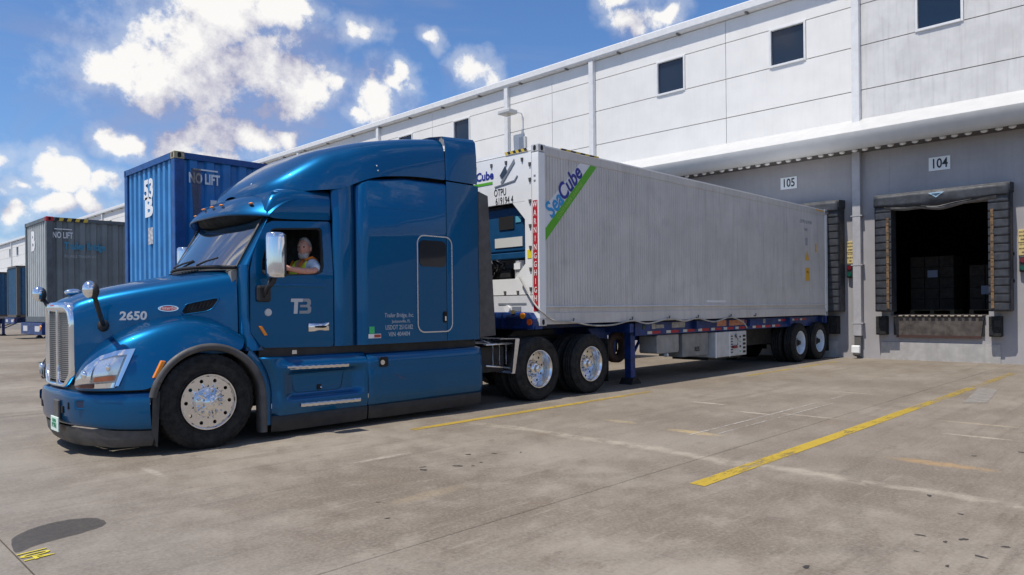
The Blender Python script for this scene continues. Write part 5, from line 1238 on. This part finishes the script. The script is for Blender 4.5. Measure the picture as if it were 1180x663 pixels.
# markings near the rear
for s_, x_, z_, h_ in (('OTPU 619194', 18.95, 3.66, .13), ('45R1', 18.95, 3.46, .10)): sign_text(s_, h_, (x_, yl - .001, z_), FX, FZ, PR, ref)
MB().box(18.9, 19.05, yl - .002, yl, 3.05, 3.25).build('small_decal', mat('pale_decal', (.3, .32, .36), .5), ref)
YD = mat('decal_orange', (.70, .38, .03), .5)
MB().prism([(18.88, 2.66), (19.14, 2.66), (19.01, 2.92)], 'y', yl - .003, yl - .0005).build('triangle_decal', YD, ref)
MB().box(18.9, 19.16, yl - .003, yl - .0005, 2.12, 2.46).build('height_decal', YD, ref); sign_text("9'6", .10, (19.03, yl - .005, 2.34), FX, FZ, INK, ref)
MB().box(19.55, 19.63, yl - .003, yl - .0005, 2.9, 3.12).build('slim_decal', YD, ref)
MB().box(13.75, 14.6, yl - .002, yl, 1.555, 1.60).build('faint_lettering', mat('faint_print', (.72, .72, .72), .5), ref)
hazard(9.05, 10.05, y0 + .004, z1 - .012, .03, ref, n=4)
for k in range(4): MB().prism([(9.1 + .24 * k, y0 + .05), (9.22 + .24 * k, y0 + .05), (9.28 + .24 * k, y0 + .25), (9.16 + .24 * k, y0 + .25)], 'z', z1 - .013, z1 + .03).build('roof_hazard_stripe', mat('hazard_yellow', (.62, .44, .05)) if k % 2 == 0 else INK, ref)
hazard(y0 + .25, y0 + .75, x0 + .02, z1 - .065, .05, ref, n=4, axis='y')
MB().box(19.6, 20.1, y0 + .003, y0 + .007, z1 - .06, z1 - .025).build('orange_tape', YD, ref)
tie = []
for k, xx in enumerate((9.25, 10.95, 12.2, 13.3, 14.7, 15.9)):
    MB().tube([(xx, y0 + .01, z0 + .06), (xx + .05, y0 - .02, z0 + .05), (xx + .07, y0 - .02, z0 + .11)], .012, 6).build('cable_hook', GREYPL, ref)
# drooping supply cable
path = []
kn = [(8.45, 8.12, 1.98), (8.44, 7.98, 1.80), (8.45, 7.80, 1.55), (8.52, 7.685, 1.40), (8.8, 7.69, 1.27), (9.28, 7.692, 1.235), (9.8, 7.688, 1.165), (10.4, 7.688, 1.16), (10.98, 7.692, 1.225), (11.5, 7.69, 1.16), (12.22, 7.692, 1.235), (12.8, 7.69, 1.18), (13.32, 7.692, 1.225), (14.0, 7.69, 1.14), (14.72, 7.692, 1.225), (15.3, 7.69, 1.10), (15.6, 7.74, .95)]
for i in range(len(kn) - 1):
    p0, p1, p2, p3 = (Vector(kn[max(0, min(len(kn) - 1, i + o))]) for o in (-1, 0, 1, 2))
    for k in range(6):
        q = k / 6; path.append(.5 * ((2 * p1) + (p2 - p0) * q + (2 * p0 - 5 * p1 + 4 * p2 - p3) * q * q + (3 * p1 - p0 - 3 * p2 + p3) * q ** 3))
tag(MB().tube(path, .014, 8).build('power_cable', mat('pale_cable', (.42, .40, .36), .6, noise=.3, nscale=4), smooth=True), 'pale power cable drooping along lower edge of the white reefer container', 'cable')

# ================================================================= container chassis
def chassis(cx0, cx1, yn, label, m, axles, legx, full=False, name='container_chassis'):
    """cx0: front end; yn: near (-y) side"""
    ycn = yn + 1.22
    t = thing(name, label, 'trailer', ((cx0 + cx1) / 2, ycn, 0), 'container chassis under the containers')
    for s in (-1, 1):
        MB().box(cx0 + 2.3, cx1 - .05, ycn + s * .48 - .05, ycn + s * .48 + .05, .80, 1.165).build('main_rail', m, t)
        MB().box(cx0 + .1, cx0 + 2.35, ycn + s * .42 - .05, ycn + s * .42 + .05, 1.115, 1.18).build('gooseneck_rail', m, t)
    fb = MB().box(cx0 - .06, cx0 + .10, yn + .22, yn + 2.22, 1.115, 1.405 if 0 else 1.18).build('front_bolster', m, t, bevel=.01)
    for yy in (yn - .0, yn + 2.22): MB().box(cx0 - .10, cx0 + .06, yy, yy + .22, 1.135, 1.183).build('bolster_end', m, t)
    for xx in (cx0 + 2.6, cx0 + 5.0, cx0 + 7.4, cx0 + 9.6, cx1 - .2): MB().box(xx - .06, xx + .06, yn + .06, yn + 2.38, 1.0, 1.16).build('crossmember', m, t)
    MB().box(cx1 - .12, cx1 - .02, yn + .02, yn + 2.42, .98, 1.18).build('rear_bolster', m, t)
    for s in (-1, 1):
        yy = ycn + s * .86
        lg = MB().box(legx - .075, legx + .075, yy - .075, yy + .075, .10, 1.10).build('landing_leg', m, t, bevel=.01)
        MB().prism([(legx - .17, 0.), (legx + .17, 0.), (legx + .08, .12), (legx - .08, .12)], 'y', yy - .14, yy + .14).build('leg_foot', STEEL, lg)
        MB().tube([(legx, yy, .45), (legx + .9, ycn + s * .5, .85)], .03, 8).build('leg_brace', m, t)
    MB().box(legx - .35, legx + .35, ycn - .55, ycn + .55, .78, 1.10).build('leg_bracket', m, t)
    MB().prism([(legx - .95, 1.08), (legx - .1, 1.08), (legx - .1, .48), (legx - .35, .48)], 'y', ycn - .60, ycn - .54).build('leg_gusset', m, t)
    for ax in axles:
        MB().cyl((ax, ycn - .95, .5), (ax, ycn + .95, .5), .07).build('axle', STEEL, t)
        for s in (1, -1): wheel('trailer', ax, ycn - s * 1.205, -s, t)
    MB().box(axles[0] - .7, axles[-1] + .5, ycn - .55, ycn + .55, .62, .86).build('bogie', STEEL, t)
    for s in (-1, 1): MB().box(axles[-1] + .62, axles[-1] + .635, ycn + s * .9 - .3, ycn + s * .9 + .3, .2, .95).build('mud_flap', RUBBER, t)
    return t, fb
ch, fb = chassis(8.49, 20.34, 7.72, 'blue container chassis with landing legs and tool boxes carrying the white reefer', CBLUE, (18.55, 19.82), 11.45)
yn = 7.72
# raised front bolster with lamps and data plates
fbz = MB().prism([(yn + .02, 1.14), (yn + .02, 1.30), (yn + .10, 1.40), (yn + .30, 1.41), (yn + 2.15, 1.41), (yn + 2.34, 1.40), (yn + 2.42, 1.30), (yn + 2.42, 1.14)], 'x', 8.36, 8.47).build('front_bulkhead', CBLUE, ch, bevel=.012)
MB().prism([(yn + .30, 1.19), (yn + .62, 1.19), (yn + .62, 1.37), (yn + .30, 1.37)], 'x', 8.352, 8.361).build('bulkhead_pocket', mat('pocket_navy', (.004, .015, .07), .6), fbz)
for yy in (.70, .88): MB().box(8.345, 8.36, yn + yy, yn + yy + .03, 1.16, 1.39).build('bulkhead_rib', CBLUE, fbz)
for yy, zz, w_, h_ in ((1.02, 1.26, .20, .12), (1.27, 1.24, .14, .10), (1.02, 1.18, .32, .07)): MB().box(8.348, 8.36, yn + yy, yn + yy + w_, zz, zz + h_).build('data_plate', SILVER, fbz)
MB().cyl((8.36, yn + .24, 1.35), (8.335, yn + .24, 1.35), .05, n=18).build('amber_lamp', AMBER, fbz); MB().cyl((8.36, yn + .09, 1.25), (8.335, yn + .09, 1.25), .05, n=18).build('red_lamp', mat('lamp_orange_red', (.6, .10, .02), .3), fbz)
MB().box(8.34, 8.36, yn + .42, yn + .5, 1.38, 1.44).build('clip', mat('brass', (.4, .33, .15), .4, .8), fbz)
# outer side rail with reflective tape and plates
MB().box(11.35, 20.2, yn + .16, yn + .20, .925, 1.172).build('side_rail', CBLUE, ch)
RT = mat('reflect_red', (.38, .012, .02), .4); WT = mat('reflect_white', (.55, .54, .50), .4)
yy = yn + .155
for xx in (11.75, 12.42, 13.05, 13.65, 14.2, 14.75, 15.3, 16.15, 16.65, 17.2):
    MB().box(xx, xx + .16, yy, yy + .004, .945, 1.0).build('tape_white', WT, ch); MB().box(xx + .17, xx + .45, yy, yy + .004, .945, 1.0).build('tape_red', RT, ch)
for xx in (17.55, 18.35, 18.85):
    MB().box(xx, xx + .14, yy, yy + .004, 1.08, 1.13).build('tape_white', WT, ch); MB().box(xx + .15, xx + .4, yy, yy + .004, 1.08, 1.13).build('tape_red', RT, ch)
PLT = mat('tarnished_plate', (.33, .31, .28), .5, noise=.3, nscale=20)
PLO = mat('orange_plate', (.50, .20, .10), .5, noise=.3, nscale=20)
for xx, w_, z_, h_, m_ in ((11.12, .12, 1.05, .11, PLT), (11.9, .12, 1.04, .10, PLT), (12.03, .3, 1.05, .07, PLT), (12.62, .5, 1.045, .11, PLT), (14.45, .42, 1.03, .13, PLO), (15.0, .36, 1.03, .12, PLO), (15.37, .36, 1.035, .12, PLO), (15.8, .34, 1.06, .08, PLO), (16.7, .12, 1.05, .1, PLT)):
    MB().box(xx, xx + w_, yy - .002, yy + .003, z_, z_ + h_).build('side_plate', m_, ch)
MB().ball((11.62, yy, 1.09), (.05, .015, .05)).build('side_lamp', mat('dark_green_lamp', (.02, .05, .02), .3), ch, smooth=True)
# hose reel, air tank, tool boxes and generator
BOXG = mat('box_grey', (.30, .295, .285), .5, noise=.15, nscale=4, streak=.35, dcol=(.2, .19, .17))
MB().lathe_y([(.30, -.06), (.30, .06), (.17, .07), (.15, 0), (.17, -.07), (.30, -.06)], 32).build('spare_ring', mat('brown_rubber', (.05, .025, .018), .7), ch, smooth=True).location = (11.35, yn + .62, .70)
WORLDPOS[ch.children[-1].name] = ch.children[-1].location.copy()
tb = MB().prism(rrect(12.14, 12.95, .54, .91, .05), 'y', yn + .20, yn + .62).build('plastic_box', BOXG, ch, bevel=.01)
MB().cyl((12.5, yn + .18, .50), (12.5, yn + .26, .50), .035, n=10).build('drain_plug', SILVER, tb)
MB().box(13.12, 14.18, yn + .22, yn + .8, .42, .905).build('tool_box', mat('dull_box', (.25, .245, .235), .6, noise=.2, nscale=3, streak=.3, dcol=(.15, .14, .12)), ch, bevel=.012)
sign_text('RES', .13, (13.7, yn + .216, .56), FX, FZ, INK, ch, bold=.004)
gen = MB().box(14.27, 15.72, yn + .10, yn + 1.3, .345, .90).build('generator_set', mat('generator_white', (.52, .52, .51), .45, noise=.08, streak=.2, dcol=(.4, .38, .36)), ch, bevel=.015)
GY = yn + .095
MB().box(14.28, 14.31, GY - .004, GY + .01, .34, .895).box(14.89, 14.92, GY - .004, GY + .01, .34, .895).build('panel_edge', WHITE, gen)
for k in range(7): MB().box(14.97, 15.05, GY - .002, GY + .01, .42 + k * .06, .445 + k * .06).build('louvre_slot', STEEL, gen)
for k in range(5): MB().box(15.54, 15.66, GY - .002, GY + .01, .40 + k * .09, .45 + k * .09).build('louvre_slot', STEEL, gen)
for k in range(4): MB().box(15.38, 15.44, GY - .002, GY + .01, .42 + k * .11, .46 + k * .11).build('warning_sticker', INK if k % 2 else mat('sticker_green', (.2, .4, .2), .5), gen)
MB().cyl((15.20, GY + .01, .80), (15.20, GY - .004, .80), .05, n=14).build('gauge', PR, gen); MB().box(15.02, 15.20, GY - .05, GY + .01, .52, .58).build('red_coupling', mat('red_fitting', (.22, .012, .015), .4), gen, bevel=.02)
MB().tube([(15.12, GY - .02, .82), (15.24, GY - .03, .72), (15.22, GY - .03, .6), (15.10, GY - .03, .55)], .008, 6).build('hose', STEEL, gen)
MB().box(14.3, 15.8, yn + .3, yn + 1.2, .28, .33).build('generator_cradle', STEEL, ch)
MB().box(16.2, 18.0, yn + .55, yn + 1.9, .5, .9).build('suspension_box', STEEL, ch)
for s in (1, -1): MB().prism([(16.6, 1.0), (17.3, 1.0), (17.15, .55), (16.9, .55)], 'y', yn + 1.22 + s * .62, yn + 1.22 + s * .66).build('suspension_hanger', CBLUE, ch)

for (a, yv, nm) in ((4.52, 12.12, 'blue container chassis under the bright blue container'), (5.1, 22.75, 'blue container chassis with lamps under the dark grey container'), (9.2, 47.4, 'chassis under the distant blue container with the red mark'), (8.6, 55.5, 'chassis under the farthest blue container at the left edge')):
    c2, f2 = chassis(a, a + 12.19, yv, nm, CBLUE, (a + 10.2, a + 11.45), a + 1.5)
    q = MB().box(a - .12, a - .02, yv + .02, yv + 2.42, .86, 1.19).build('front_bulkhead', CBLUE, c2, bevel=.01)
    for k_ in (.25, 1.6): MB().box(a - .128, a - .12, yv + k_, yv + k_ + .5, .95, 1.1).build('data_plate', SILVER, q)
    MB().cyl((a - .12, yv + .14, 1.06), (a - .14, yv + .14, 1.06), .07, n=14).build('amber_lamp', AMBER, q)

# ================================================================= driver
SKIN = mat('skin', (.60, .29, .21), .55, noise=.12, nscale=30); HAIR = mat('grey_hair', (.42, .40, .38), .8, noise=.25, nscale=60); SHIRT = mat('pale_shirt', (.62, .70, .80), .8, noise=.1, nscale=30)
VESTY = mat('hi_vis_yellow', (.85, .95, .04), .7, noise=.08); VESTO = mat('hi_vis_orange', (.80, .20, .01), .7); TROU = mat('dark_trousers', (.02, .022, .03), .9)
def skin_mesh(chains, sub=2, voxel=None):
    """chains: lists of (x,w,z,r); grown with a skin modifier"""
    me = bpy.data.meshes.new('s'); vs_, es, rs, key = [], [], [], {}
    for chn in chains:
        prev = None
        for (x, w, z, r_) in chn:
            k = (round(x, 3), round(w, 3), round(z, 3))
            if k not in key: key[k] = len(vs_); vs_.append(T(x, w, z)); rs.append(r_)
            i = key[k]
            if prev is not None and prev != i: es.append((prev, i))
            prev = i
    me.from_pydata(vs_, es, []); o = bpy.data.objects.new('s', me); C.objects.link(o)
    o.modifiers.new('skin', 'SKIN').use_smooth_shade = True; me.skin_vertices[0].data[0].use_root = True
    for i, r_ in enumerate(rs): me.skin_vertices[0].data[i].radius = (r_, r_) if not isinstance(r_, tuple) else r_
    md = o.modifiers.new('sub', 'SUBSURF'); md.levels = sub
    bpy.context.view_layer.update(); out = bpy.data.meshes.new_from_object(o.evaluated_get(bpy.context.evaluated_depsgraph_get()))
    bpy.data.objects.remove(o); return out
HX, HW, HZ = 4.60, .80, 2.25
torso = [(4.66, .56, 1.50, (.17, .13)), (4.68, .60, 1.68, (.17, .13)), (4.67, .66, 1.90, (.18, .13)), (4.66, .71, 2.05, (.12, .10)), (4.63, .77, 2.12, .062), (HX + .01, HW - .01, 2.17, .062)]
larm = [(4.66, .71, 2.05, (.12, .10)), (4.665, .87, 2.04, .072), (4.665, .96, 1.995, .056), (4.61, 1.03, 1.95, .048), (4.45, 1.055, 1.945, .043), (4.28, 1.06, 1.965, .035), (4.20, 1.055, 1.99, .034), (4.14, 1.05, 1.985, .038)]
rarm = [(4.66, .71, 2.05, (.12, .10)), (4.67, .52, 2.0, .075), (4.60, .36, 1.80, .055), (4.45, .40, 1.75, .048), (4.30, .45, 1.86, .036), (4.25, .47, 1.90, .036)]
legs = [[(4.66, .56, 1.50, (.17, .13)), (4.58, .56 + s * .10, 1.51, .10), (4.22, .56 + s * .13, 1.50, .075), (4.15, .56 + s * .13, 1.16, .055), (4.05, .56 + s * .13, 1.10, .04)] for s in (-1, 1)]
fing = []
for k, (dw, L) in enumerate(((.03, .075), (.01, .085), (-.01, .08), (-.028, .065))):
    fing.append([(4.14, 1.05, 1.985, .038), (4.105, 1.05 + dw, 1.985, .012), (4.105 - L * .55, 1.05 + dw * 1.1, 1.98, .010), (4.105 - L, 1.05 + dw * 1.1, 1.965, .009)])
fing.append([(4.20, 1.055, 1.99, .034), (4.17, 1.015, 1.985, .013), (4.12, .995, 1.98, .011)])
bodym = skin_mesh([torso, larm, rarm] + legs + fing)
# head: shaped sphere added to the same mesh
hb = MB(); n_, m_ = 28, 20; face = Vector((-.80, .60, 0)).normalized()      # looking out and forward (x, w)
sidev = Vector((-face.y, face.x, 0)); rows = []
for i in range(m_ + 1):
    th = math.pi * (.01 + .98 * i / m_); r_ = []
    for k in range(n_):
        ph = 2 * math.pi * k / n_; f = math.sin(th) * math.cos(ph); l = math.sin(th) * math.sin(ph); z = math.cos(th)
        F_, L_, Z_ = f * .098, l * .077, z * .125
        if z < 0: L_ *= 1 - .18 * z * z; F_ *= 1 - .10 * z * z
        if f > .5:
            F_ += .026 * math.exp(-((l / .16) ** 2)) * math.exp(-(((z + .12) / .20) ** 2))         # nose
            F_ += .008 * math.exp(-(((z - .22) / .10) ** 2)) - .010 * math.exp(-(((abs(l) - .38) / .16) ** 2)) * math.exp(-(((z - .06) / .10) ** 2))
            F_ += .010 * math.exp(-(((z + .80) / .2) ** 2)) + .006 * math.exp(-(((z + .46) / .07) ** 2)) * math.exp(-((l / .3) ** 2))
        p = Vector((HX, HW, HZ)) + face * F_ + sidev * L_; r_.append(T(p.x, p.y, HZ + Z_))
    rows.append(r_)
hb.grid(rows, cv=True)
for s in (-1, 1):
    p = Vector((HX, HW, 0)) + sidev * .078 * s - face * .005; hb.ball(T(p.x, p.y, HZ - .01), (.018, .014, .034), 8, 6)
hm = hb.mesh('h', True)
bm = bmesh.new(); bm.from_mesh(bodym); bm.from_mesh(hm); bm.to_mesh(bodym); bm.free()
for p in bodym.polygons: p.use_smooth = True
drv = tag(place('person', bodym, SKIN), 'grey-haired driver in hi-vis vest leaning an arm on the truck window', 'person')
def hp(F_, L_, Z_): p = Vector((HX, HW, 0)) + face * F_ + sidev * L_; return T(p.x, p.y, HZ + Z_)
# hair cap, eyebrows, beard, eyes
rows = []
for i in range(11):
    th = math.pi * (.01 + .50 * i / 10); r_ = []
    for k in range(28):
        ph = 2 * math.pi * k / 28; f = math.cos(ph); back = (1 - f) / 2; t2 = th * (.46 + .98 * back)
        r_.append(hp(math.sin(t2) * f * .106, math.sin(t2) * math.sin(ph) * .086, math.cos(t2) * .136 + .004 * math.sin(9 * ph + i)))
    rows.append(r_)
MB().grid(rows, cv=True).build('hair', HAIR, drv, smooth=True)
rows = []
for i in range(7):
    z = -.066 - .066 * i / 6; r_ = []
    for k in range(13):
        a = R(-70 + 140 * k / 12); q = .076 - .014 * (i / 6) ** 2
        if i < 2 and abs(a) < R(28): q -= .02
        r_.append(hp(.010 + q * 1.06 * math.cos(a), (.074 - .016 * (i / 6) ** 2) * math.sin(a), z))
    rows.append(r_)
MB().grid(rows).build('beard', HAIR, drv, smooth=True)
for s in (-1, 1):
    MB().ball(hp(.085, .030 * s, .008), .011, 8, 6).build('eye', mat('eye_dark', (.03, .02, .018), .2), drv, smooth=True)
    MB().tube([hp(.094, .015 * s, .028), hp(.092, .032 * s, .033), hp(.082, .046 * s, .026)], .006, 5).build('eyebrow', HAIR, drv)
# clothes
def fat(ch, k): return [(x, w, z, (r_[0] + k, r_[1] + k) if isinstance(r_, tuple) else r_ + k) for x, w, z, r_ in ch]
place('shirt', skin_mesh([fat(torso[:4], .014), fat(larm[:4], .018)[:4], fat(rarm[:3], .018)]), SHIRT, drv)
place('trousers', skin_mesh([fat(torso[:1], .02) + fat(legs[0][1:], .016), fat(torso[:1], .02) + fat(legs[1][1:], .016)]), TROU, drv)
vest = place('hi_vis_vest', skin_mesh([fat(torso[:4], .042), [(4.66, .71, 2.05, (.158, .138)), (4.665, .85, 2.045, .098)], [(4.66, .71, 2.05, (.150, .130)), (4.67, .55, 2.03, .098)]]), VESTY, drv)
for dw, m_ in ((.13, VESTO), (-.10, VESTO)):
    b = .68 + dw; MB().grid([[T(4.60 - .035, b + q, 2.10), T(4.515, b + q * 1.1, 2.00), T(4.505, b + q * 1.1, 1.88), T(4.51, b + q, 1.75)] for q in (-.018, .018)]).build('vest_stripe', m_, vest, smooth=True, solid=.01)
MB().tube([T(4.57, .86, 2.10), T(4.66, .88, 2.135), T(4.75, .87, 2.09)], .016, 8).build('vest_stripe', VESTO, vest, smooth=True)
